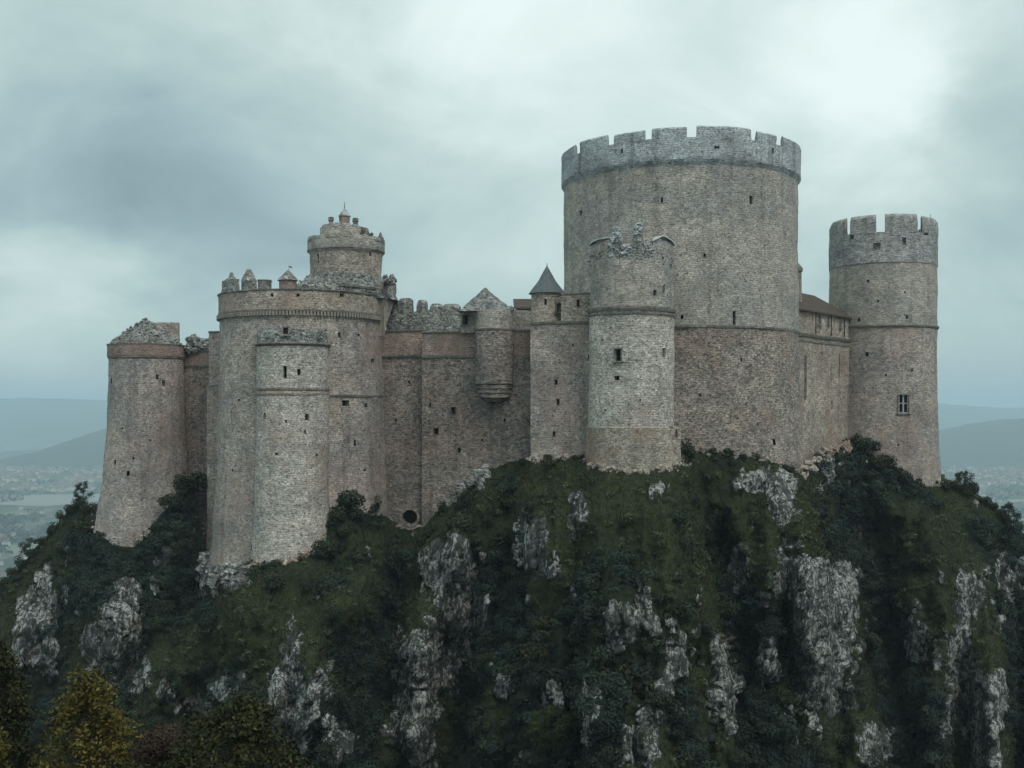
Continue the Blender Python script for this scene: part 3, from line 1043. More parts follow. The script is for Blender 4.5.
    v, f = box_bars([(np.array((q[0] + 0.12, q[1], zr(268, 132.6))), (np.array((0.02, 0, 0)), np.array((0, 0.02, 0)), np.array((0, 0, 0.35)))),
                     (np.array((q[0] + 0.32, q[1], zr(267, 132.6))), (np.array((0.2, 0, -0.06)), np.array((0, 0.015, 0)), np.array((0, 0, 0.08))))])
    mesh_obj('weather_vane', v, f, M['timber'], rf, smooth=False)
    # broken wall around the deck, in front of the belvedere
    aa, bb = hit_circle(c, ro - 0.5, 302, 280)[0], hit_circle(c, ro - 0.5, 384, 280)[0]
    rubble_heap('ruined_parapet', c, [(zt - 0.1, ro - 0.15), (zt + 0.5, ro - 0.2), (zt + 1.0, ro - 0.45), (zt + 0.9, ro - 1.2), (zt - 0.1, ro - 1.4)], M['rubble'], T, 0.16, 90, 12, 200, (0.06, 0.2), sector=(aa, bb))
    a0, a1 = hit_circle(c, ro - 0.5, 338, 280)[0], hit_circle(c, ro - 0.5, 382, 280)[0]
    arc_block('coping', c, a0, a1, [(zt + 0.75, ro - 0.05), (zt + 1.0, ro), (zt + 1.02, ro - 1.0), (zt + 0.75, ro - 1.0)], M['trim'], T, rough=0.04)
    # corner pier on the right side
    a, b = (X(384.5, 137.6), 137.6), (X(397, 142.0), 142.0)
    zlo, zhi, zup = Z(334, 134), Z(279, 136), Z(290, 138)
    LL = math.hypot(b[0] - a[0], b[1] - a[1])
    wall('corner_pier', a, b, zlo, zhi, M['warm'], T, thick=0.9, rough=0.07, step=0.3, dz=0.4,
         zmod=lambda U, Zz: (zup - zlo) * np.clip(U / LL, 0, 1) ** 0.8 * (1 - (Zz - zlo) / (zhi - zlo)))
    pts = [(X(384 + 11 * rng.random(), 137), 136.4 + 2 * rng.random(), Z(283 - 7 * rng.random() ** 1.5, 137)) for _ in range(60)]
    stones_mesh('rubble', pts, 0.1, 0.3, M['rubble'], T, 9)


def build_belvedere():
    Y = 141.5
    c, r = fit(310, 382, Y)
    k = Y / FPX
    T = empty('belvedere_tower', (c[0], c[1], 14), 'small round lookout tower rising from the big left drum, ringed parapet and pointed lantern', 'tower')
    z0, z1 = Z(292, Y), Z(249, Y - r)
    zs = Z(273, Y - r)
    rubble_heap('rubble_skirt', c, [(z0 - 1.2, r + 2.2), (z0 + 0.7, r + 1.4), (zs - 0.3, r + 0.5), (zs, r + 0.15), (zs + 0.2, r - 0.4)], M['rubble'], T, 0.17, 90, 21, 320, (0.06, 0.2))
    specs = [('arrow_slit', 318.5, 258, 1.6, 9), ('arrow_slit', 370, 254, 2, 4)]
    holes, todo = plan_circle_openings(c, r, specs)
    lathe('shaft', c, [(zs - 0.8, r), (z1, r)], M['warm'], T, n=72, holes=holes, rough=0.07)
    cut(todo, T, M['warm'])
    ro = r + 0.3
    zp = Z(234, Y - ro)
    lathe('parapet', c, [(z1 - 0.25, r - 0.1), (z1 + 0.05, r + 0.2), (z1 + 0.3, ro), (zp, ro), (zp, ro - 0.7), (z1 + 0.9, ro - 0.8)], M['keep'], T, n=72, rough=0.08, ragged=(zp - 0.7, 0.22, 0.9), seed=6)
    string_course(c, z1 + 0.2, ro - 0.1, T, 0.2, 0.16)
    string_course(c, zp - 0.4, ro - 0.05, T, 0.16, 0.1)
    r2 = 3.22
    c2 = (X(344.5, Y), Y)
    zt = Z(222.5, Y - r2)
    zd = Z(224.8, Y - r2)
    lathe('upper_drum', c2, [(z1 + 0.8, r2), (zd, r2 - 0.02), (zd, r2 - 0.6)], M['keep'], T, n=60, rough=0.05)
    for k, (p0, p1, top) in enumerate(((322, 329, 222.6), (331, 340, 222), (342, 351, 222.6), (353, 359, 223.5), (361, 366.5, 225))):
        b0, b1 = hit_circle(c2, r2, p0, 225)[0], hit_circle(c2, r2, p1, 225)[0]
        zm = Z(top, Y - r2)
        arc_block('merlon', c2, b0, b1, [(zd - 0.1, r2 - 0.01), (zm - 0.1, r2 - 0.02), (zm, r2 - 0.12), (zm, r2 - 0.5), (zd - 0.1, r2 - 0.55)], M['tower_head'], T, step=0.25, dz=0.25, rough=0.03, seed=k)
    for k, (p0, p1, top) in enumerate(((308.5, 314, 233), (318, 325, 233.6), (369, 374, 234.5), (376, 383, 235.5))):
        b0, b1 = hit_circle(c, ro, p0, 236)[0], hit_circle(c, ro, p1, 236)[0]
        zm = Z(top, Y - ro)
        arc_block('merlon', c, b0, b1, [(zp - 0.5, ro - 0.03), (zm - 0.1, ro - 0.04), (zm, ro - 0.15), (zm, ro - 0.55), (zp - 0.5, ro - 0.6)], M['keep'], T, step=0.25, dz=0.25, rough=0.08, seed=k + 5)
    th0 = hit_circle(c2, r2, 366, 230)[0]
    rubble_heap('broken_edge', c2, [(zp - 0.6, r2 + 0.2), (zp + 0.4, r2 + 0.3), (zp + 0.9, r2), (zp + 0.2, r2 - 0.4)], M['rubble'], T, 0.2, 20, 15, 30, (0.12, 0.28), sector=(th0 - 0.35, th0 + 0.6))
    # lantern
    zl = Z(216.5, Y)
    la = lathe('lantern', c2, [(zt - 0.4, 0.72), (zl - 0.05, 0.72)], M['brown'], T, n=24, rough=0.03, dz=0.3)
    rf = lathe('roof', c2, [(zl - 0.06, 0.6), (zl, 0.86), (Z(213.5, Y), 0.58), (Z(209, Y), 0.14), (Z(207.5, Y), 0.02)], M['parapet'], la, n=24, rough=0.02, dz=0.2)
    lathe('finial', c2, [(Z(208.5, Y), 0.06), (Z(206, Y), 0.05), (Z(201.5, Y), 0.02)], M['timber'], rf, n=8, rough=0)
    for px, w, pt in ((331, 0.4, 217), (355.5, 0.42, 218)):
        q = (X(px, Y - 1), Y - 1)
        zz = Z(pt, Y - 1)
        lathe('chimney', q, [(zt - 0.4, w * 0.8), (zz - 0.55, w * 0.75), (zz - 0.5, w), (zz - 0.1, w * 0.95), (zz, w * 0.5)], M['rubble'], T, n=16, rough=0.06, dz=0.15)
    q = (X(380.5, Y - 1.0), Y - 1.0)
    lathe('pinnacle', q, [(zp - 0.3, 0.4), (zp + 0.1, 0.42), (zp + 0.3, 0.3), (zp + 0.75, 0.1), (zp + 0.9, 0.02)], M['rubble'], T, n=14, rough=0.05, dz=0.15)


def build_front_buttress():
    Y = 130.0
    c, r = fit(256.5, 328, Y)
    T = empty('buttress_tower', (c[0], c[1], -20), 'pale narrow tower with a crumbled top, built against the front of the big left drum', 'tower')
    THINGS['butt'] = T
    zc, zs = Z(343, Y - r), Z(391, Y - r)
    specs = [('arrow_slit', 285, 372, 3.2, 12), ('putlog_hole', 299, 372, 3, 6), ('putlog_hole', 265, 416, 2.4, 6), ('putlog_hole', 307, 417, 3, 6), ('putlog_hole', 277, 454, 2.5, 2.5),
             ('putlog_hole', 305, 432, 1.6, 4), ('putlog_hole', 257, 547, 1.6, 5), ('putlog_hole', 316, 455, 1.6, 3), ('putlog_hole', 286, 421, 1.6, 3)]
    holes, todo = plan_circle_openings(c, r, specs)
    lathe('shaft', c, [(-24, r + 0.8), (-17.8, r + 0.62), (-13.6, r + 0.38), (-13.2, r + 0.30), (-6, r + 0.1), (zs, r)], M['pale'], T, n=96, holes=holes, rough=0.09, cap=False)
    lathe('upper_drum', c, [(zs, r - 0.03), (zc, r - 0.03)], M['pale'], T, n=96, holes=holes, rough=0.06, cap=False)
    cut(todo, T, M['pale'])
    string_course(c, zs + 0.25, r, T, 0.3, 0.18, mat=M['warm'])
    string_course(c, zs - 0.35, r, T, 0.3, 0.12, mat=M['warm'])
    lathe('cap_ring', c, [(zc - 0.35, r - 0.3), (zc - 0.3, r), (zc - 0.05, r + 0.32), (zc + 0.12, r + 0.32), (zc + 0.2, r - 0.5)], M['trim'], T, n=96, rough=0.04)
    z2 = Z(328, Y - r)
    rubble_heap('ruined_parapet', c, [(zc + 0.05, r - 0.15), (zc + 1.0, r - 0.2), (z2, r - 0.45), (z2 - 0.1, r - 1.0), (zc + 0.6, r - 1.8), (zc + 0.7, 0.3)], M['rubble'], T, 0.15, 90, 33, 240, (0.06, 0.2))
    th, z, t = hit_circle(c, r - 0.2, 286, 331)
    opening('window', (c[0] + (r - 0.05) * math.sin(th), c[1] - (r - 0.05) * math.cos(th), z), (math.sin(th), -math.cos(th)), 0.55, 0.75, T, depth=0.05, stonemat=M['rubble'])


# ================================================================== FAR LEFT TOWER AND LINK WALL
EC, ER = fit(109, 183, 150.0)


def build_far_left():
    c = EC
    Y = c[1]
    r = ER
    T = empty('round_tower', (c[0], c[1], -21), 'leftmost round tower with a flared foot and a heap of rubble for a roof', 'tower')
    THINGS['farleft'] = T
    zb, zt = Z(357, Y - r), Z(344, Y - r)
    specs = [('arrow_slit', 157, 377, 2, 5), ('arrow_slit', 163, 383, 2, 5.5), ('putlog_hole', 113, 381, 1.6, 5), ('arrow_slit', 119, 462, 1.8, 5), ('arrow_slit', 131, 473, 2.6, 5),
             ('putlog_hole', 135, 458, 1.6, 3), ('putlog_hole', 124, 428, 1.6, 1.8), ('putlog_hole', 150, 440, 1.6, 1.8)]
    holes, todo = plan_circle_openings(c, r, specs)
    lathe('shaft', c, [(-27, r + 3.3), (-20, r + 2.8), (-16, r + 1.8), (-10.5, r + 0.85), (-3, r + 0.35), (zb, r)], M['drum'], T, n=100, holes=holes, rough=0.08, cap=False)
    cut(todo, T, M['drum'])
    ro = r + 0.24
    specs = [('putlog_hole', 129, 347, 2, 3), ('putlog_hole', 153, 347, 2, 3), ('putlog_hole', 172, 348, 2, 3)]
    lathe('parapet', c, [(zb - 0.1, r - 0.2), (zb, r + 0.05), (zb + 0.2, ro), (zt, ro), (zt + 0.05, ro - 0.6)], M['brown'], T, n=90, rough=0.05)
    string_course(c, zb, r, T, 0.25, 0.2)
    string_course(c, zt + 0.05, ro, T, 0.18, 0.1, name='coping')
    rubble_heap('ruined_roof', c, [(zt, ro - 0.2), (zt + 0.8, ro - 0.9), (zt + 1.7, ro - 2.2), (zt + 2.9, 1.1), (Z(321, Y), 0.25)], M['rubble'], T, 0.2, 80, 41, 420, (0.06, 0.2))
    a, b = (X(156, 149.5), 149.5), (X(179, 150.3), 150.3)
    wall('stair_head', a, b, zt - 0.5, Z(322.5, 150), M['drum'], T, thick=2.4, rough=0.05, step=0.5)
    # link wall
    a, b = (X(176, 152.3), 152.3), (X(226, 149.0), 149.0)
    T = empty('link_wall', (a[0], a[1], -14), 'short shaded wall joining the leftmost round tower to the big drum', 'wall')
    zt, zs = Z(351, 151), Z(366, 151)
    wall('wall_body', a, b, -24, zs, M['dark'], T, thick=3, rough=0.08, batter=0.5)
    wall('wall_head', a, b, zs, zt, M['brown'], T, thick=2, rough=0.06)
    wall_band('string_course', a, b, zs, T, 0.3, 0.2)
    wall_band('coping', a, b, zt, T, 0.22, 0.15)
    pts = [(X(186 + 24 * rng.random(), 151), 150.6 + rng.random() * 1.4, zt + 1.6 * rng.random() ** 1.3) for _ in range(110)]
    stones_mesh('rubble', pts, 0.2, 0.5, M['rubble'], T, 22)
    a, b = (X(207, 147.6), 147.6), (X(222, 147.0), 147.0)
    T = empty('flat_buttress', (a[0], a[1], -14), 'tall thin flat buttress tucked in beside the left edge of the big drum', 'buttress')
    wall('pier', a, b, -24, Z(386, 147), M['drum'], T, thick=3.5, rough=0.06, step=0.4, batter=0.6)
    a2, b2 = (X(208.5, 147.7), 147.8), (X(222, 147.1), 147.3)
    wall('upper_pier', a2, b2, Z(386, 147), Z(331.5, 147), M['drum'], T, thick=3.2, rough=0.05, step=0.4)
    wall_band('coping', a2, b2, Z(331.5, 147), T, 0.2, 0.15)
    wall_band('string_course', a, b, Z(386, 147), T, 0.25, 0.12)


# ================================================================== PALACE WING
def build_wing():
    a, b = (X(795, 140.5), 140.5), (X(853, 157.0), 157.0)
    T = empty('palace_wing', (a[0], a[1], -6), 'palace wing under a red-brown roof between the giant keep and the right tower', 'building')
    THINGS['wing'] = T
    zs, zt = Z(334, 141), Z(308, 141)
    specs = [('window', 805, 376, 2.6, 40), ('arrow_slit', 839, 365, 2.2, 24), ('arrow_slit', 831, 374, 1.4, 14), ('arrow_slit', 832, 405, 2, 8), ('putlog_hole', 818, 395, 1.4, 3),
             ('putlog_hole', 822, 353, 1.4, 2.5), ('putlog_hole', 812, 428, 1.4, 3)]
    wall('lower_wall', a, b, -15, zs, M['warm'], T, thick=8, specs=specs, rough=0.10, batter=1.1)
    specs = [('window', 819, 320, 5.5, 8.5), ('arrow_slit', 812.5, 318, 2, 7), ('window', 828, 321, 1.8, 7), ('arrow_slit', 834, 323, 1.6, 7), ('window', 840, 325, 1.6, 6)]
    wall('upper_storey', a, b, zs, zt, M['warm'], T, thick=7, specs=specs, rough=0.05)
    wall_band('string_course', a, b, zs, T, 0.45, 0.35)
    wall_band('string_course', a, b, zs - 0.8, T, 0.25, 0.15)
    # timber posts between the upper windows
    pf, L = line_pf(a, b)
    for px in (815.5, 831, 844):
        u, z, t = hit_line(a, b, px, 320)
        x, y, nx, ny = pf(np.array([u]))
        n = np.array((nx[0], ny[0], 0))
        tx = np.array((-ny[0], nx[0], 0))
        v, f = box_bars([(np.array((x[0], y[0], (zs + zt) / 2 + 0.1)) + n * 0.05, (tx * 0.09, n * 0.07, np.array((0, 0, (zt - zs) / 2 - 0.25))))])
        mesh_obj('timber_post', v, f, M['timber'], T, smooth=False)
    # roof: eaves along the wall, ridge behind, hipped at the far end
    A, B = np.array(a), np.array(b)
    d = (B - A) / L
    n = np.array([d[1], -d[0]])
    if n[1] > 0:
        n = -n
    e0, e1 = A - d * 0.3 + n * 0.5, B - d * 0.2 + n * 0.5
    r0, r1 = A - d * 0.3 - n * 4.2, B - d * 4.2 - n * 4.2
    k0, k1 = A - d * 0.3 - n * 8.6, B - d * 0.2 - n * 8.6
    zr = zt + 3.2
    m = 0.22
    V = [(*e0, zt - 0.05), (*e1, zt - 0.05), (*r1, zr), (*r0, zr), (*k1, zt - 0.05), (*k0, zt - 0.05)]
    V += [(v[0], v[1], v[2] - m) for v in V]
    F = [(0, 1, 2, 3), (1, 4, 2), (4, 5, 3, 2), (6, 9, 8, 7), (7, 8, 10), (10, 8, 9, 11), (0, 6, 7, 1), (1, 7, 10, 4), (4, 10, 11, 5), (5, 11, 9, 3), (0, 3, 9, 6)]
    UV = []
    for v in V:
        p = np.array(v[:2]) - A
        UV.append((p @ d, -(p @ n) * 1.25))
    rf = mesh_obj('roof', V, F, M['tile'], T, smooth=False, uvs=UV)
    q = r0 + d * 3.6
    lathe('finial', tuple(q), [(zr - 0.2, 0.28), (zr + 0.25, 0.3), (zr + 0.35, 0.16), (zr + 0.5, 0.34), (zr + 0.95, 0.3), (zr + 1.1, 0.05)], M['trim'], rf, n=12, rough=0.02, dz=0.2)
    q = (X(797.5, 146), 146)
    lathe('chimney', q, [(zt, 0.62), (Z(272, 146), 0.62), (Z(271.5, 146), 0.78), (Z(268, 146), 0.78), (Z(262.5, 146), 0.1)], M['trim'], rf, n=14, rough=0.04, dz=0.3)
    stones_mesh('rubble', [tuple(q + (k - 0.5) * np.array((0.8, 0.5))) + (zr + 0.2,) for k, q in ((0, r0 + d * 1.2), (1, r0 + d * 1.4), (0.4, r0 + d * 1.8))], 0.3, 0.5, M['rubble'], T, 3)


# ================================================================== RIGHT TOWER
FC, FR = fit(829, 937.5, 160.0)


def build_right_tower():
    c = FC
    Y = c[1]
    r = FR
    T = empty('round_tower', (c[0], c[1], -14), 'tall round tower at far right, toothed battlements and one small twin window', 'tower')
    THINGS['right'] = T
    zs = Z(325.5, Y - r)
    specs = [('window', 903.5, 404, 9.5, 18), ('putlog_hole', 867, 354, 2.4, 4), ('putlog_hole', 912, 370, 1.8, 2.5), ('putlog_hole', 886, 375, 1.6, 2.2), ('putlog_hole', 898, 445, 1.6, 2.4)]
    holes, todo = plan_circle_openings(c, r, specs)
    lathe('lower_drum', c, [(-20, r + 0.9), (-12, r + 0.45), (-6, r + 0.2), (0, r + 0.05), (zs, r)], M['drum'], T, n=110, holes=holes, rough=0.07, cap=False)
    # twin window keeps its white mullions
    for kind, pos, n, w, h in todo:
        o = opening(kind, pos, n, w, h, T, depth=0.5, stonemat=M['drum'])
        if kind == 'window':
            nn = np.array((n[0], n[1], 0))
            tx = np.array((-n[1], n[0], 0))
            p = np.array(pos) - nn * 0.12
            up = np.array((0, 0, 1.0))
            v, f = box_bars([(p, (tx * 0.11, nn * 0.06, up * h / 2)), (p + up * 0.1, (tx * w / 2, nn * 0.05, up * 0.07)),
                             (p + tx * (w / 2 - 0.06), (tx * 0.06, nn * 0.05, up * h / 2)), (p - tx * (w / 2 - 0.06), (tx * 0.06, nn * 0.05, up * h / 2)),
                             (p - up * (h / 2 - 0.06), (tx * w / 2, nn * 0.055, up * 0.06))])
            mesh_obj('mullion', v, f, M['whitewood'], o, smooth=False)
    zt = Z(262, Y - r)
    specs = [('putlog_hole', 859, 320, 2, 3.4), ('putlog_hole', 907, 317, 2, 4), ('putlog_hole', 868, 281, 2, 2.4), ('putlog_hole', 905, 292, 1.6, 2), ('putlog_hole', 878, 301, 1.6, 2)]
    holes, todo = plan_circle_openings(c, r, specs)
    lathe('upper_drum', c, [(zs, r), (zt, r + 0.02)], M['keep'], T, n=110, holes=holes, rough=0.06)
    cut(todo, T, M['keep'])
    string_course(c, zs, r, T, 0.35, 0.25)
    ro, ri = r + 0.1, r - 0.4
    zc = Z(231.5, Y - ro)
    specs = [('putlog_hole', 877, 246, 6, 6), ('arrow_slit', 904, 241, 4, 7), ('putlog_hole', 852, 237, 3, 5), ('putlog_hole', 926, 232, 6, 6)]
    holes, todo = plan_circle_openings(c, ro, specs)
    sweep('parapet', circle_pf(*c), ring_us(110), [(zt - 0.1, r - 0.1), (zt, ro), (zc, ro), (zc, ri), (zt - 0.1, ri)], M['tower_head'], T, closed=True, holes=holes, rough=0.07, cap=False)
    cut(todo, T, M['tower_head'])
    lathe('fighting_deck', c, [(zt - 0.6, ri), (zt + 0.6, ri - 0.1)], M['trim'], T, n=48, rough=0)
    edges = [(829.5, 845.5, 221), (850, 876, 216), (885, 917.5, 213.8), (922.5, 938.0, 218)]
    a1 = 0
    for k, (p0, p1, top) in enumerate(edges):
        a0, a1 = hit_circle(c, ro, p0, 220)[0], hit_circle(c, ro, p1, 220)[0]
        zm = Z(top, Y - ro * math.cos((a0 + a1) / 2))
        arc_block('merlon', c, a0, a1, [(zc - 0.05, ro - 0.02), (zm - 0.35, ro - 0.03), (zm, ro - 0.25), (zm + 0.05, (ro + ri) / 2), (zm - 0.2, ri + 0.15), (zc - 0.05, ri + 0.04)], M['tower_head'], T,
                  rough=0.10, seed=k + 20, dz=0.35, step=0.45)
    a = a1 + 0.12
    while a < 2 * PI - 1.6:
        arc_block('merlon', c, a, a + 0.45, [(zc - 0.05, ro - 0.02), (zc + 1.9, ro - 0.05), (zc + 2.0, ri + 0.1), (zc - 0.05, ri + 0.04)], M['tower_head'], T, rough=0.09, dz=0.5)
        a += 0.62
    thv = hit_circle(c, ro - 0.3, 931, 218)[0]
    lathe('lightning_rod', (c[0] + (ro - .4) * math.sin(thv), c[1] - (ro - .4) * math.cos(thv)), [(zc, 0.04), (zc + 2.9, 0.03)], M['timber'], T, n=6, rough=0)


# ================================================================== THE CRAG
CREST = np.array([
    (-320, 860, 150), (-200, 760, 150), (-100, 668, 152), (-40, 612, 155), (0, 584, 156), (25, 562, 157), (45, 536, 157), (60, 517, 156), (72, 503, 155), (82, 499, 153.5), (89, 506, 151), (95, 530, 146.5),
    (100, 532, 145.5), (120, 536, 144.2), (142, 536, 143.5), (155, 524, 142.6), (168, 508, 142.8), (180, 488, 146.5), (192, 482, 149.0), (197, 500, 147), (201, 545, 142), (206, 563, 138.8), (214, 566, 135.5), (226, 567, 131.5), (240, 565, 129.2),
    (254, 561, 127.4), (275, 560, 125.6), (300, 556, 125.4), (316, 548, 126.5), (325, 533, 128.5), (331, 512, 130.5), (345, 503, 131.5), (378, 508, 136.8), (390, 520, 138), (410, 529, 136.8), (426, 526, 136.0),
    (436, 514, 135.6), (450, 496, 135.2), (464, 482, 134.8), (485, 470, 134.0), (516, 461, 132.8), (529, 459, 128.4), (585, 457, 126.4), (590, 464, 120.6), (610, 468, 119.2), (632, 469, 118.9),
    (660, 468, 119.0), (680, 465, 120.5), (690, 449, 127.2), (715, 450, 126.6), (745, 453, 127.0), (780, 462, 129.5), (800, 470, 132), (812, 462, 139), (830, 448, 146), (850, 442, 152), (862, 447, 153.5),
    (880, 462, 151.6), (905, 472, 152.2), (936, 482, 155.5), (950, 481, 157), (975, 492, 158), (1000, 513, 157), (1024, 538, 155), (1060, 572, 153), (1120, 630, 150), (1250, 760, 146), (1400, 900, 142)], float)

# outcrops of bare limestone: px, py, rx, ry, strength
ROCKS = [(455, 570, 25, 26, 1), (462, 620, 22, 48, 1), (436, 655, 16, 40, .9), (408, 700, 17, 50, 1), (425, 735, 16, 30, .6),
         (522, 520, 7, 14, .7), (535, 548, 14, 24, .9), (548, 566, 12, 12, .6), (579, 516, 9, 22, .75), (576, 604, 7, 20, .9), (592, 612, 8, 14, .5),
         (619, 630, 12, 24, 1), (645, 612, 14, 26, .9), (655, 500, 9, 9, .4), (508, 684, 20, 22, .62), (545, 698, 20, 24, .5), (592, 712, 12, 26, .5), (676, 656, 11, 24, .8), (716, 692, 18, 44, .95),
         (668, 690, 12, 12, .5), (503, 632, 12, 12, .5), (452, 706, 12, 14, .5), (640, 735, 26, 34, .5),
         (752, 484, 20, 13, .75), (785, 503, 14, 26, .8), (793, 545, 12, 8, .6), (742, 570, 10, 24, .75), (770, 662, 12, 30, .75), (808, 590, 38, 28, .95), (818, 650, 30, 56, 1), (832, 690, 20, 20, .8),
         (915, 630, 16, 32, .75), (970, 600, 20, 28, .8), (962, 680, 22, 60, .8), (985, 720, 14, 55, .9), (1012, 580, 16, 30, .75), (1020, 640, 10, 40, .5), (872, 748, 18, 20, .75), (790, 750, 16, 20, .6),
         (45, 632, 22, 44, .85), (25, 640, 10, 36, .8), (66, 600, 18, 16, .55), (118, 650, 26, 36, .85), (136, 598, 24, 20, .65), (164, 560, 16, 14, .4), (205, 582, 9, 17, .8), (160, 690, 14, 14, .6), (190, 702, 24, 14, .65),
         (232, 686, 14, 12, .6), (293, 660, 10, 34, .85), (300, 715, 24, 46, .85), (330, 745, 20, 26, .7), (225, 575, 16, 7, .6), (470, 480, 10, 8, .6), (455, 496, 7, 9, .5), (835, 470, 20, 18, .5), (857, 455, 14, 14, .45), (712, 470, 10, 8, .3)]
# ground that steps forward (negative: falls away steeply)
SHAPE = [(600, 520, 70, 45, -16), (640, 560, 45, 40, -8), (520, 490, 40, 22, -14), (350, 600, 70, 55, -15), (250, 600, 40, 25, -14), (790, 540, 36, 40, -16), (930, 540, 60, 45, -8), (960, 500, 60, 30, 0),
         (718, 560, 20, 110, 20), (740, 700, 20, 60, 14), (395, 600, 20, 60, 16), (885, 600, 22, 90, 18), (170, 560, 30, 50, 14), (500, 580, 20, 50, 10), (680, 620, 18, 50, 8), (385, 560, 20, 40, 10)]


# metres the slope stands forward (negative) or back (positive): ribs and gullies
RELIEF = [(503, 600, 16, 50, 2), (220, 640, 16, 60, 2), (455, 600, 26, 60, -2.5), (630, 610, 42, 50, -2.2), (812, 630, 36, 70, -3), (45, 640, 26, 50, -2.5), (122, 640, 28, 40, -2.5), (575, 510, 44, 34, -1.5),
          (545, 560, 22, 40, -2)]
# the same along lines: points, half width, metres
RIDGES = [([(300, 560), (235, 618), (150, 690), (110, 740)], 24, -3.4), ([(212, 575), (170, 620), (120, 690)], 20, 3.2), ([(425, 528), (365, 590), (312, 648), (296, 740)], 26, -3.8),
          ([(345, 640), (352, 700), (372, 768)], 22, 3.2), ([(390, 560), (378, 620), (375, 690)], 18, 2.6), ([(478, 482), (446, 560), (424, 640), (398, 760)], 22, -4.6), ([(505, 560), (488, 640), (470, 740)], 18, 3.4),
          ([(640, 470), (680, 545), (716, 640), (728, 768)], 24, -3.8), ([(712, 530), (732, 590), (752, 660), (762, 768)], 20, 6.0), ([(782, 470), (800, 560), (836, 690), (850, 768)], 30, -4.4),
          ([(866, 520), (880, 580), (892, 680), (905, 768)], 21, 6.0), ([(925, 488), (955, 580), (978, 700), (985, 768)], 30, -4.2), ([(1003, 530), (1012, 640), (1020, 768)], 14, 3.0), ([(560, 620), (566, 700), (560, 768)], 16, 2.4)]


def ridge_field(px, py):
    out = np.zeros_like(px)
    for pts, w, m in RIDGES:
        d = np.full_like(px, 1e9)
        for (x0, y0), (x1, y1) in zip(pts, pts[1:]):
            t = np.clip(((px - x0) * (x1 - x0) + (py - y0) * (y1 - y0)) / ((x1 - x0) ** 2 + (y1 - y0) ** 2), 0, 1)
            d = np.minimum(d, (px - x0 - t * (x1 - x0)) ** 2 + (py - y0 - t * (y1 - y0)) ** 2)
        out = out + m * np.exp(-d / w ** 2)
    return out


def blob(px, py, b):
    return np.exp(-(((px - b[0]) / b[2]) ** 2 + ((py - b[1]) / b[3]) ** 2))


def rock_field(px, py):
    r = np.zeros_like(px)
    for b in ROCKS:
        r = np.maximum(r, b[4] * np.exp(-((np.abs(px - b[0]) / (b[2] * 1.18)) ** 2.6 + (np.abs(py - b[1]) / (b[3] * 1.2)) ** 2.6)))
    return r


HILL = {}


def footing(key, px0, px1, dy0, dy1, n, smin, smax, mat, seed, name='rubble_footing'):
    r = np.random.default_rng(seed)
    pts = []
    for _ in range(n):
        px = r.uniform(px0, px1)
        cy = np.interp(px, CREST[:, 0], CREST[:, 1])
        p = ground_at(px, cy + r.uniform(dy0, dy1))
        pts.append(p + r.normal(size=3) * np.array((0.1, 0.15, 0.08)))
    tag(stones_mesh(name, pts, smin, smax, mat, THINGS[key], seed), kind='stuff')


def build_footings():
    footing('front', 584, 684, -1, 4, 150, 0.10, 0.34, M['warm'], 201)
    footing('butt', 250, 330, -2, 5, 140, 0.12, 0.38, M['warm'], 202)
    footing('drum', 201, 250, -3, 24, 150, 0.2, 0.6, M['rubble'], 203)
    footing('wing', 800, 856, -8, 8, 200, 0.15, 0.5, M['warm'], 204)
    footing('keep', 690, 805, -2, 4, 150, 0.10, 0.34, M['keep_low'], 205)
    footing('curtain', 448, 490, -4, 9, 150, 0.15, 0.5, M['rubble'], 206)
    footing('block', 528, 588, -2, 3, 70, 0.1, 0.3, M['drum'], 207)
    footing('farleft', 92, 150, -2, 5, 110, 0.12, 0.36, M['drum'], 208)
    footing('right', 900, 942, -3, 4, 70, 0.12, 0.34, M['drum'], 209)



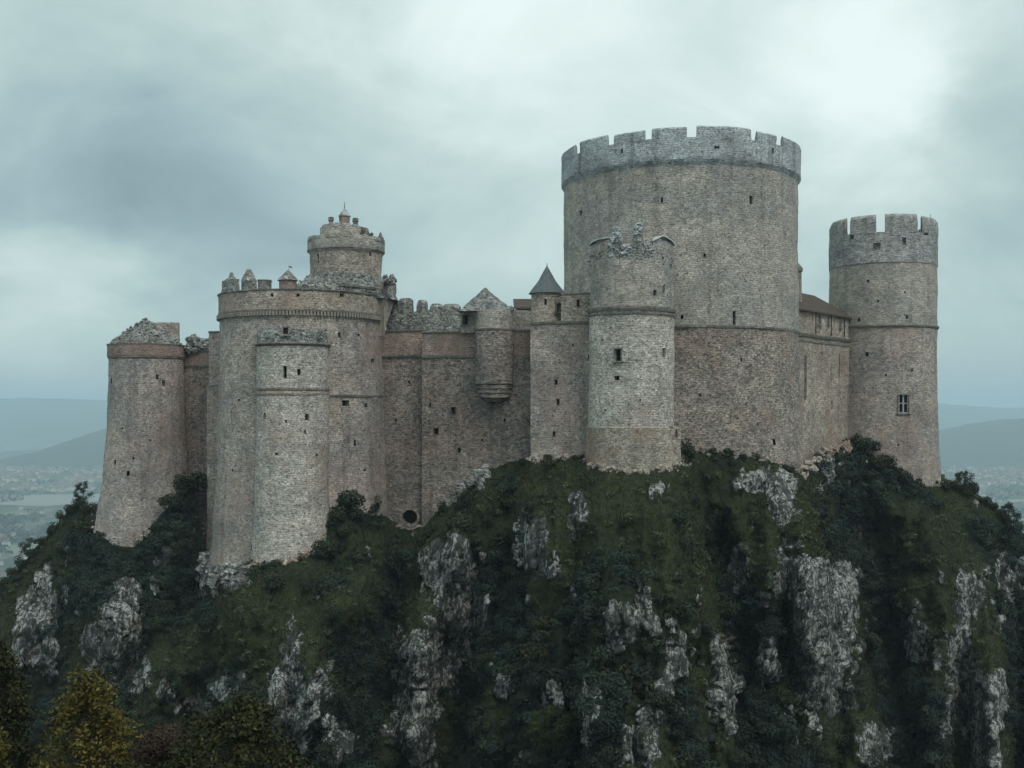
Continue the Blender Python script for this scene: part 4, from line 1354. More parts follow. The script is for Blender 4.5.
def build_crag():
    cols = np.arange(-320, 1401, 1.7)
    cy = np.interp(cols, CREST[:, 0], CREST[:, 1])
    cY = np.interp(cols, CREST[:, 0], CREST[:, 2])
    kern = np.exp(-0.5 * (np.arange(-6, 7) / 2.2) ** 2)
    kern /= kern.sum()
    sm = lambda a: np.convolve(np.pad(a, 6, mode='edge'), kern, mode='valid')
    cy, cY = sm(cy), sm(cY)
    rough_edge = fbm(np.stack([cols * 0.06, np.zeros_like(cols), np.zeros_like(cols)], -1), 3, 4)
    cy = cy + np.where((cols < 84) | (cols > 944), rough_edge * 5, rough_edge * 2.5 + 2.0 * fbm(np.stack([cols * 0.22, cols * 0, cols * 0], -1), 2, 14))
    Yc = cY.copy()
    zc = (HZ - cy) / FPX * cY
    n1 = 300
    ds = 0.2
    PX, PY, PZ, PYR = [], [], [], []
    Yk, zk = Yc.copy(), zc.copy()
    ROWS = []
    # plateau behind the crest: level under the castle, falling away behind
    for back in (150, 100, 60, 40, 24, 12, 5, 2):
        inside = (cols > 92) & (cols < 945)
        drop = np.where(inside, 0.02 * back + np.maximum(0, back - 35) * 0.7, 0.15 * back + 0.006 * back ** 2)
        ROWS.append((Yc + back, zc - drop, np.full_like(cols, -1.0)))
    ROWS.append((Yc, zc, cy))
    for k in range(n1):
        py = HZ - zk / Yk * FPX
        rk = rock_field(cols, py)
        q = np.stack([cols * 0.021, py * 0.021, np.full_like(cols, 2.0)], -1)
        th = 47 + 15 * fbm(q, 3, 11)
        for b in SHAPE:
            th = th + b[4] * blob(cols, py, b)
        for b in ROCKS:                       # turf brow above every big outcrop, apron below
            if b[3] >= 20:
                th = th - 17 * b[4] * np.exp(-((cols - b[0]) / (b[2] * 1.25)) ** 2 - ((py - b[1] + b[3] * 1.35) / (b[3] * 0.45 + 6)) ** 2)
                th = th - 8 * b[4] * np.exp(-((cols - b[0]) / (b[2] * 1.2)) ** 2 - ((py - b[1] - b[3] * 1.5) / (b[3] * 0.4 + 5)) ** 2)
        near = np.exp(-(py - cy) / 16)
        th = th * (1 - 0.3 * near)
        th = th + (84 - th) * sstep(0.3, 0.62, rk)
        th = np.where(py > 900, 55, th)
        th = np.radians(np.clip(th, 24, 87))
        Yk = np.maximum(Yk - np.cos(th) * ds, 62)
        zk = zk - np.sin(th) * ds
        ROWS.append((Yk.copy(), zk.copy(), HZ - zk / Yk * FPX))
    for k in range(16):
        Yk = np.maximum(Yk - 0.8, 58)
        zk = zk - 3.2
        ROWS.append((Yk.copy(), zk.copy(), np.full_like(cols, 1500.0)))
    A = np.array([r[0] for r in ROWS])
    B = np.array([r[1] for r in ROWS])
    # smooth depth a little from column to column
    ks = np.exp(-0.5 * (np.arange(-9, 10) / 3.2) ** 2)
    ks /= ks.sum()
    for i in range(9, len(A)):
        w = min(1, (i - 9) / 12)
        sa = np.convolve(np.pad(A[i], 9, mode='edge'), ks, mode='valid')
        sb = np.convolve(np.pad(B[i], 9, mode='edge'), ks, mode='valid')
        A[i] = A[i] * (1 - w) + sa * w
        B[i] = B[i] * (1 - w) + sb * w
    C = np.repeat(cols[None], len(A), 0)
    pyr = HZ - B / A * FPX
    rel = 1.9 * (0.42 - np.abs(fbm(np.stack([C * 0.030, pyr * 0.009, C * 0], -1), 3, 81)) * 2.2)
    rel = -rel + 1.5 * fbm(np.stack([C * 0.055, pyr * 0.035, C * 0 + 5], -1), 4, 83)
    rfd = ridge_field(C + 7 * fbm(np.stack([C * .03, pyr * .03, C * 0], -1), 3, 85), pyr)
    rel = rel + np.where(rfd > 0, 1.05, 1.5) * rfd
    for b in RELIEF:
        rel = rel + b[4] * blob(C, pyr, b)
    rel = rel * sstep(2, 46, np.arange(len(A)) - 9.0)[:, None]
    s = (A + rel) / A
    A, B = A * s, B * s
    P = np.stack([(C - 512) / FPX * A, A, B], -1)
    py = HZ - B / A * FPX
    # rock mask, broken up
    rk = rock_field(C + 6 * fbm(np.stack([C * .05, py * .05, C * 0], -1), 3, 31), py + 9 * fbm(np.stack([C * .04, py * .04, C * 0 + 9], -1), 3, 37))
    brk = fbm(np.stack([C * 0.075, py * 0.02, C * 0], -1), 4, 43)
    speck = fbm(np.stack([C * 0.12, py * 0.045, C * 0 + 4], -1), 4, 47)
    rock = np.clip(rk * 1.15 + 0.65 * brk * sstep(0.1, 0.5, rk) + 0.75 * np.clip(speck - 0.20, 0, 1) * 1.7, 0, 1)
    rock[:8] = 0
    # normals for displacement
    du = np.gradient(P, axis=1)
    dv = np.gradient(P, axis=0)
    N = np.cross(du, dv)
    N /= np.linalg.norm(N, axis=-1, keepdims=True) + 1e-9
    if N[20:, :, 1].mean() > 0:
        N = -N
    fade = sstep(0, 14, np.arange(len(A)) - 9.0)[:, None]
    lump = fbm(P * 0.28, 4, 51) * 0.9 + fbm(P * 0.9, 3, 52) * 0.35
    warp = np.stack([fbm(P * 0.4, 3, 56), fbm(P * 0.4, 3, 57), fbm(P * 0.3, 3, 58)], -1)
    w1, w2, wid = worley((P + warp * 1.2) * np.array((0.34, 0.34, 0.06)), 5)
    v1, v2, vid = worley((P + warp * 0.6) * np.array((0.9, 0.9, 0.2)), 8)
    rd = 1.0 * (wid - 0.5) - 0.6 * np.exp(-(w2 - w1) / 0.07) + 0.28 * (vid - 0.5) - 0.25 * np.exp(-(v2 - v1) / 0.08) + 0.16 * fbm(P * np.array((1.6, 1.6, 0.9)), 3, 55)
    rw = sstep(0.3, 0.5, rock)
    disp = (lump * (1 - rw) + (rd + 0.55) * rw) * fade
    P += N * disp[..., None]
    nr, nc = A.shape
    idx = np.arange(nr * nc).reshape(nr, nc)
    F = np.stack([idx[:-1, :-1], idx[:-1, 1:], idx[1:, 1:], idx[1:, :-1]], -1).reshape(-1, 4)[:, ::-1]
    # ground cover tone: olive turf on the shoulders, dark scrub in the gullies
    pv = P.reshape(-1, 3)
    t = turf_tone(pv, C.ravel(), py.ravel())
    o = quads_obj('castle_crag', pv, M['hill'], colors=t, F=F)
    a = o.data.attributes.new('rock', 'FLOAT', 'POINT')
    a.data.foreach_set('value', rock.ravel().astype(np.float32))
    tag(o, kind='structure')
    HILL.update(P=P, N=N, rock=rock, C=C, py=py, A=A)


def turf_tone(p, C, py):
    g = sstep(-0.2, 0.45, fbm(p * 0.16, 3, 61) + 0.11 * np.clip(-ridge_field(C, py), -5, 4) + 0.2 * sum(blob(C, py, q) for q in ((600, 510, 90, 60), (610, 490, 60, 40), (330, 590, 90, 55), (240, 620, 70, 40), (300, 590, 50, 40), (780, 540, 40, 40))))
    dark = np.array((0.0165, 0.026, 0.0190))
    olive = np.array((0.046, 0.056, 0.0275))
    return dark + (olive - dark) * g[:, None]


# ------------------------------------------------------------------ foliage helpers
def leaf_quads(c, size, r, up=0.35, slim=0.55, out=None, jitter=0.75):
    """diamond leaves at centres c, facing outwards (out) with some scatter"""
    n = len(c)
    nrm = r.normal(size=(n, 3))
    if out is None:
        nrm[:, 2] = np.abs(nrm[:, 2]) * (1 + up) + up
    else:
        nrm = out + nrm * jitter * 0.6 + np.array((0, 0, up))
    nrm /= np.linalg.norm(nrm, axis=1, keepdims=True)
    t = r.normal(size=(n, 3))
    t -= nrm * (t * nrm).sum(1, keepdims=True)
    t /= np.linalg.norm(t, axis=1, keepdims=True)
    b = np.cross(nrm, t)
    s = (size if np.ndim(size) else np.full(n, size))[:, None]
    return np.stack([c - t * s, c + b * s * slim, c + t * s, c - b * s * slim], 1)


def build_undergrowth():
    P, N, rock, C, py = HILL['P'], HILL['N'], HILL['rock'], HILL['C'], HILL['py']
    r = np.random.default_rng(5)
    sel = (C > -60) & (C < 1090) & (py < 800) & (np.arange(len(P))[:, None] >= 9)
    # exclude where the castle stands
    ii, jj = np.nonzero(sel)
    # area weights
    du = np.linalg.norm(np.gradient(P, axis=1), axis=-1)
    dv = np.linalg.norm(np.gradient(P, axis=0), axis=-1)
    w = (du * dv)[ii, jj] * (0.04 + (1 - sstep(0.30, 0.5, rock[ii, jj])))
    w /= w.sum()
    nb = 3400
    wt = 1 - sstep(0.016, 0.034, turf_tone(P[ii, jj], C[ii, jj], py[ii, jj])[:, 0])
    wb = w * (0.30 + 0.70 * wt)
    pick = r.choice(len(ii), nb, p=wb / wb.sum())
    bi, bj = ii[pick], jj[pick]
    base = P[bi, bj]
    nb_n = N[bi, bj]
    tone = turf_tone(base, C[bi, bj], py[bi, bj])
    wood = 1 - sstep(0.014, 0.028, tone[:, 0])                # 1 in scrub, 0 in turf
    edge = sstep(9, 34, bi.astype(float))
    rad = (r.uniform(0.3, 0.7, nb) + wood * r.uniform(0.2, 1.0, nb)) * (0.45 + 0.55 * edge)
    cnt = np.clip((rad / 0.5) ** 2 * 62, 26, 420).astype(int)
    rep = np.repeat(np.arange(nb), cnt)
    n = len(rep)
    d = r.normal(size=(n, 3)) + nb_n[rep] * 0.5 + np.array((0, 0, 0.6))
    d /= np.linalg.norm(d, axis=1, keepdims=True)
    knob = 1 + 0.28 * vnoise(d * 2.3 + base[rep] * 7.7, 91)
    rr = rad[rep] * (0.35 + 0.65 * r.random(n) ** 0.35) * knob
    c = base[rep] + d * rr[:, None] * np.array((1.1, 1.1, 0.85))
    size = r.uniform(0.09, 0.19, n)
    per = r.uniform(0.6, 1.6, nb)
    hue = r.normal(size=(nb, 1)) * np.array((0.12, 0.03, -0.05))
    col = tone[rep] * (per[rep] * r.uniform(0.6, 1.55, n))[:, None] * (1 + hue[rep])
    V1, C1 = leaf_quads(c, size, r, 0.15, 0.6, out=d), col
    # grass tufts on the turf
    ng = 200000
    w2 = w * (0.25 + turf_tone(P[ii, jj], C[ii, jj], py[ii, jj])[:, 0] * 30)
    w2 /= w2.sum()
    pick = r.choice(len(ii), ng, p=w2)
    gi, gj = ii[pick], jj[pick]
    g0 = P[gi, gj] + r.normal(size=(ng, 3)) * np.array((0.12, 0.12, 0.05))
    L = r.uniform(0.18, 0.5, ng)[:, None]
    dirv = r.normal(size=(ng, 3)) * 0.5 + np.array((0, 0, 0.8)) + N[gi, gj] * 0.4
    dirv /= np.linalg.norm(dirv, axis=1, keepdims=True)
    side = np.cross(dirv, r.normal(size=(ng, 3)))
    side /= np.linalg.norm(side, axis=1, keepdims=True)
    side *= r.uniform(0.02, 0.05, (ng, 1))
    V2 = np.stack([g0 - side, g0 + side, g0 + dirv * L * 0.7 + side * 0.8, g0 + dirv * L], 1)
    C2 = turf_tone(g0, C[gi, gj], py[gi, gj]) * r.uniform(0.6, 1.5, (ng, 1)) * np.array((1.1, 1.0, 0.9))
    o = quads_obj('undergrowth', np.concatenate([V1, V2]), M['leaf'], colors=np.concatenate([C1, C2]))
    tag(o, 'low dark green scrub and rough grass matting the castle crag', 'undergrowth', kind='stuff')


def bush_mesh(name, rad, hgt, nleaf, size, dark, light, seed, lobes=7):
    """leafy shrub mesh about its own base"""
    r = np.random.default_rng(seed)
    cl = r.normal(size=(lobes, 3))
    cl /= np.linalg.norm(cl, axis=1, keepdims=True)
    cl *= np.array((rad * 0.55, rad * 0.55, hgt * 0.28))
    cl[:, 2] += hgt * 0.5
    lr = r.uniform(0.38, 0.62, lobes) * rad
    k = r.integers(0, lobes, nleaf)
    d = r.normal(size=(nleaf, 3)) + np.array((0, 0, 0.25))
    d /= np.linalg.norm(d, axis=1, keepdims=True)
    c = cl[k] + d * (lr[k] * (0.5 + 0.55 * r.random(nleaf) ** 0.5))[:, None] * np.array((1, 1, 0.9 * hgt / (2 * rad) + 0.3))
    c[:, 2] = np.maximum(c[:, 2], -0.2)
    f = r.random(nleaf)[:, None] ** 1.5
    lt = r.uniform(0.65, 1.3, lobes)
    col = (np.array(dark) * (1 - f) + np.array(light) * f) * lt[k][:, None]
    V = leaf_quads(c, r.uniform(0.6, 1.3, nleaf) * size, r, 0.15, 0.6, out=d)
    # stems
    ST = []
    for q in range(lobes):
        p0, p1 = np.array((0, 0, -0.4)), cl[q]
        s = np.array((0.04 * rad, 0, 0))
        s2 = np.array((0, 0.04 * rad, 0))
        ST += [np.stack([p0 - s, p0 + s, p1 + s * 0.4, p1 - s * 0.4]), np.stack([p0 - s2, p0 + s2, p1 + s2 * 0.4, p1 - s2 * 0.4])]
    V = np.concatenate([V, np.array(ST)])
    col = np.concatenate([col, np.tile(np.array((0.035, 0.03, 0.022)), (len(ST), 1))])
    o = quads_obj(name, V, M['leaf'], colors=col, loc=(0, 0, 0))
    return o


def ground_at(px, py):
    """point of the crag seen at a pixel"""
    C, PYs, P = HILL['C'], HILL['py'], HILL['P']
    j = int(np.argmin(np.abs(C[0] - px)))
    col = P[9:310, j]
    pr = HZ - col[:, 2] / col[:, 1] * FPX
    i = int(np.argmin(np.abs(pr - py)))
    return col[i]


def build_shrubs():
    r = np.random.default_rng(77)
    DK, LT = (0.013, 0.021, 0.0155), (0.040, 0.054, 0.030)
    OL = (0.056, 0.062, 0.026)
    protos = [bush_mesh('shrub', 1.3, 1.7, 900, 0.14, DK, LT, 101), bush_mesh('shrub', 1.5, 1.5, 1000, 0.14, DK, OL, 102, 8), bush_mesh('shrub', 1.1, 2.1, 800, 0.13, DK, LT, 103, 6),
              bush_mesh('shrub', 1.2, 1.3, 560, 0.12, (0.02, 0.026, 0.012), OL, 104, 6)]
    used = [False] * len(protos)

    def place(k, px, py, s, label, group=None, sz=1.0, push=0.0):
        p = ground_at(px, py)
        if not used[k]:
            o = protos[k]
            used[k] = True
        else:
            o = protos[k].copy()
            COL.objects.link(o)
        o.location = (p[0], p[1] + push, p[2] - 0.15)
        o.scale = (s, s, s * sz)
        o.rotation_euler = (0, 0, r.uniform(0, 2 * PI))
        for key in ('label', 'category', 'group'):
            if key in o:
                del o[key]
        tag(o, label, 'shrub', group)
        return o
    # clumps that the photo shows one by one
    place(0, 352, 512, 1.6, 'dark rounded bush in the corner between pale buttress tower and curtain wall', 'bushes at the castle foot')
    place(1, 338, 520, 1.1, 'smaller bush touching the right foot of the pale buttress tower', 'bushes at the castle foot')
    place(2, 372, 512, 1.1, 'dark bush at the foot of the big left drum, just left of the recessed wall', 'bushes at the castle foot')
    place(1, 192, 492, 1.7, 'wide dark bush below the short wall beside the leftmost tower', 'bushes at the castle foot')
    place(0, 168, 510, 1.3, 'dark bush against the right foot of the leftmost tower', 'bushes at the castle foot')
    place(2, 688, 458, 1.2, 'upright bush between the slim front tower and the giant keep', 'bushes at the castle foot')
    place(0, 868, 452, 1.5, 'dark bush growing at the left foot of the far right tower', 'bushes at the castle foot')
    place(2, 852, 450, 1.3, 'bush growing below the corner of the palace wing', 'bushes at the castle foot')
    place(1, 884, 468, 1.3, 'low bush before the middle of the far right tower', 'bushes at the castle foot')
    place(3, 548, 468, 1.0, 'low bush below the wall of the cone-turret block', 'bushes at the castle foot')
    place(2, 444, 512, 0.8, 'small bush at the foot of the dark curtain wall, right of the drain arch', 'bushes at the castle foot')
    for px in np.concatenate([np.linspace(532, 585, 5), np.linspace(686, 800, 9), np.linspace(858, 935, 6), np.linspace(440, 520, 6), np.linspace(100, 140, 3), np.linspace(255, 320, 4)]):
        px = px + r.uniform(-4, 4)
        place(int(r.choice([0, 1, 3])), px, np.interp(px, CREST[:, 0], CREST[:, 1]) + r.uniform(2, 6), r.uniform(0.28, 0.6), 'low bush on the ground line right along the castle foot', 'low bushes along the castle foot')
    lab = {0: 'dark green dense shrub dotted over the crag', 1: 'broad spreading green shrub dotted over the crag', 2: 'tall upright dark shrub dotted over the crag', 3: 'low olive green shrub dotted over the crag'}
    grp = {0: 'dense shrubs on the crag', 1: 'spreading shrubs on the crag', 2: 'upright shrubs on the crag', 3: 'olive shrubs on the crag'}
    n = 0
    tries = 0
    pts = []
    while n < 150 and tries < 4000:
        tries += 1
        px, py = r.uniform(-10, 1030), r.uniform(470, 765)
        cy = np.interp(px, CREST[:, 0], CREST[:, 1])
        if py < cy + 12:
            continue
        if rock_field(np.array([px]), np.array([py]))[0] > 0.25:
            continue
        p = ground_at(px, py)
        t = turf_tone(p[None], np.array([px]), np.array([py]))[0, 0]
        if t > 0.027 and r.random() > 0.15:
            continue
        if any((px - a) ** 2 + (py - b) ** 2 < 14 ** 2 for a, b in pts):
            continue
        pts.append((px, py))
        k = int(r.choice([0, 1, 2, 3], p=[0.4, 0.3, 0.18, 0.12]))
        place(k, px, py, r.uniform(0.55, 1.25), lab[k], grp[k], r.uniform(0.75, 1.1))
        n += 1
    place(1, 90, np.interp(90, CREST[:, 0], CREST[:, 1]) + 3, 0.9, 'shrub squeezed against the left side of the leftmost tower', None)
    # trees against the valley on both shoulders
    for px in list(np.linspace(946, 1022, 9)) + list(np.linspace(4, 80, 9)):
        cy = np.interp(px, CREST[:, 0], CREST[:, 1])
        side = 'right' if px > 500 else 'left'
        k = int(r.choice([0, 1, 2]))
        place(k, px, cy + r.uniform(2, 8), r.uniform(0.7, 1.15), {0: 'dense', 1: 'spreading', 2: 'upright'}[k] + ' shrub along the %s skyline of the crag against the valley' % side,
              '%s shrubs on the %s skyline' % ({0: 'dense', 1: 'spreading', 2: 'upright'}[k], side))


def limb(p0, p1, r0, r1, n=6):
    p0, p1 = np.array(p0, float), np.array(p1, float)
    d = (p1 - p0) / np.linalg.norm(p1 - p0)
    a = np.cross(d, (0.3, 0.9, 0.1))
    a /= np.linalg.norm(a)
    b = np.cross(d, a)
    V = [p + (a * math.cos(2 * PI * k / n) + b * math.sin(2 * PI * k / n)) * rr for p, rr in ((p0, r0), ((p0 + p1) / 2 + a * r0 * 0.6, (r0 + r1) / 2), (p1, r1)) for k in range(n)]
    F = [(s * n + k, s * n + (k + 1) % n, (s + 1) * n + (k + 1) % n, (s + 1) * n + k) for s in range(2) for k in range(n)]
    return V, F


def tree(name, base, height, spread, label, cols, seed, nclump=70, per=160, leaf=0.085, crown_low=0.3, shape='cone', trunk_r=0.2, group=None, up=0.2, clump_r=0.16):
    r = np.random.default_rng(seed)
    T = empty(name, base, label, 'tree', group)
    base = np.array(base, float)
    V, F = [], []

    def add(p0, p1, r0, r1):
        v, f = limb(p0, p1, r0, r1)
        k = len(V)
        V.extend(v)
        F.extend([tuple(k + i for i in g) for g in f])
    top = base + np.array((0.1, 0.05, height * 0.93))
    add(base - np.array((0, 0, 0.6)), base + np.array((0.05, 0, height * 0.45)), trunk_r, trunk_r * 0.6)
    add(base + np.array((0.05, 0, height * 0.45)), top, trunk_r * 0.6, trunk_r * 0.1)
    cs, cc = [], []
    for q in range(nclump):
        h = crown_low + (1 - crown_low) * (q + r.random()) / nclump
        f = (h - crown_low) / (1 - crown_low)
        if shape == 'cone':
            w = spread * min(1.0, (0.35 + f * 3.2)) * (1 - f) ** 0.62
        else:
            w = spread * math.sqrt(max(0.02, 1 - (2 * f - 0.85) ** 2 / 1.35))
        ang = r.uniform(0, 2 * PI)
        rad = w * (0.35 + 0.65 * r.random() ** 0.6)
        p = base + np.array((math.cos(ang) * rad, math.sin(ang) * rad, height * h * (0.97 + 0.06 * r.random())))
        st = base + np.array((0.05, 0, height * max(0.2, h - 0.12 - 0.1 * r.random())))
        add(st, p, trunk_r * 0.22 * (1.2 - h), 0.012)
        cs.append(p)
    cs = np.array(cs)
    mesh_obj('trunk', V, F, M['bark'], T)
    n = nclump * per
    k = np.repeat(np.arange(nclump), per)
    d = r.normal(size=(n, 3))
    d /= np.linalg.norm(d, axis=1, keepdims=True)
    cr = spread * clump_r * r.uniform(0.7, 1.5, nclump) + 0.12
    c = cs[k] + d * (cr[k] * r.random(n) ** 0.5)[:, None] * np.array((1.15, 1.15, 0.85))
    tone = r.random(nclump)
    f = np.clip(tone[k] * 0.7 + r.random(n) * 0.5, 0, 1)[:, None]
    col = np.array(cols[0]) * (1 - f) + np.array(cols[1]) * f
    warm = (r.random(n) < 0.06)[:, None]
    col = np.where(warm, np.array(cols[2]), col) * r.uniform(0.7, 1.3, (n, 1))
    quads_obj('crown', leaf_quads(c, r.uniform(0.6, 1.25, n) * leaf, r, up, 0.5, out=d, jitter=1.3), M['leaf'], T, colors=col)
    return T


def build_trees():
    fz = lambda Y: -2 - 0.5 * Y
    Y = 35.0
    tree('autumn_tree', (X(90, Y), Y, fz(Y) - 0.2), Z(682, Y) - fz(Y) + 0.2, 3.3, 'golden yellow autumn tree in the bottom left foreground',
         [(0.028, 0.027, 0.008), (0.125, 0.100, 0.019), (0.11, 0.065, 0.015)], 3, 300, 62, 0.080, 0.22, 'cone', 0.17, clump_r=0.09)
    Y = 38.0
    tree('dark_tree', (X(-4, Y), Y, fz(Y) - 0.2), Z(652, Y) - fz(Y) + 0.2, 2.3, 'dark olive tree cut by the left edge, behind the golden one',
         [(0.009, 0.012, 0.005), (0.032, 0.033, 0.011), (0.07, 0.055, 0.012)], 4, 220, 150, 0.08, 0.25, 'cone', 0.2, clump_r=0.11)
    Y = 33.0
    tree('dark_tree', (X(236, Y), Y, fz(Y) - 0.2), Z(711, Y) - fz(Y) + 0.2, 2.5, 'rounded dark green tree low in the foreground, right of the golden one',
         [(0.010, 0.013, 0.005), (0.042, 0.042, 0.013), (0.07, 0.055, 0.015)], 5, 240, 110, 0.085, 0.3, 'round', 0.2, clump_r=0.11)
    Y = 30.0
    tree('autumn_tree', (X(-14, Y), Y, fz(Y) - 0.2), Z(722, Y) - fz(Y), 1.15, 'small yellow tree peeping in at the bottom left corner',
         [(0.03, 0.03, 0.008), (0.12, 0.10, 0.018), (0.12, 0.07, 0.015)], 6, 60, 150, 0.07, 0.3, 'cone', 0.12)
    # mound of dead bracken
    Yb = 44.0
    o = bush_mesh('bracken_clump', 1.55, 1.7, 9000, 0.055, (0.030, 0.019, 0.013), (0.055, 0.034, 0.022), 9, 9)
    o.location = (X(160, Yb), Yb, Z(731, Yb) - 1.6)
    o.scale = (1, 1, 1)
    tag(o, 'brown mound of dead bracken between the golden tree and the rounded dark tree', 'bracken')
    # small tree beside the leftmost tower
    p = ground_at(83, 500)
    tree('small_tree', (p[0], p[1], p[2] - 0.3), 3.4, 1.2, 'small wispy tree on the skyline just left of the leftmost tower', [(0.02, 0.03, 0.018), (0.04, 0.05, 0.028), (0.05, 0.05, 0.03)],
         12, 26, 60, 0.10, 0.35, 'round', 0.08)
    p = ground_at(30, 562)
    tree('small_tree', (p[0], p[1], p[2] - 0.3), 3.6, 1.5, 'thin tree leaning over the valley on the lower left skyline', [(0.02, 0.03, 0.018), (0.04, 0.05, 0.028), (0.05, 0.05, 0.03)],
         13, 30, 60, 0.10, 0.35, 'round', 0.08)
    for px, h, sd, lb in ((966, 3.2, 21, 'first small tree on the right skyline beyond the far right tower'), (1008, 3.4, 22, 'small tree near the right edge on the sloping skyline')):
        p = ground_at(px, np.interp(px, CREST[:, 0], CREST[:, 1]) + 4)
        tree('small_tree', (p[0], p[1], p[2] - 0.3), h, 1.6, lb, [(0.012, 0.02, 0.012), (0.03, 0.04, 0.02), (0.04, 0.04, 0.02)], sd, 36, 80, 0.10, 0.25, 'round', 0.09)
    p = ground_at(556, 748)
    tree('small_tree', (p[0], p[1], p[2] - 0.5), 4.2, 2.6, 'bushy light green tree low on the crag at the bottom middle', [(0.018, 0.028, 0.012), (0.045, 0.06, 0.02), (0.05, 0.06, 0.02)], 23, 60, 110, 0.11, 0.2, 'round', 0.12)


# ================================================================== VALLEY, HILLS, HAZE
VZ = -300.0


def valley_mat():
    m, t = new_mat('hazy_farmland')
    pos = t.n('NewGeometry').outputs['Position']
    st = t.n('VectorMath', {0: pos, 1: (0.0042, 0.0016, 0)}, operation='MULTIPLY').outputs[0]
    wob = t.n('TexNoise', {'Vector': st, 'Scale': 1.3, 'Detail': 3}).outputs[1]
    q = t.n('VectorMath', {0: st, 1: t.n('VectorMath', {0: wob, 'Scale': 1.2}, operation='SCALE').outputs[0]}, operation='ADD').outputs[0]
    v = t.n('TexVoronoi', {'Vector': q, 'Scale': 2.2})
    cell = t.n('SeparateColor', {0: v.outputs['Color']}).outputs[0]
    col = t.ramp(cell, [(0.0, (0.026, 0.039, 0.026)), (0.35, (0.052, 0.07, 0.04)), (0.6, (0.085, 0.098, 0.06)), (0.85, (0.13, 0.135, 0.10)), (1.0, (0.19, 0.185, 0.15))])
    n = t.noise(pos, 0.004, 7, 0.7)
    col = t.mix(t.remap(n, 0.46, 0.56), col, (0.03, 0.042, 0.03))
    finish(t, col, 0.95)
    return m


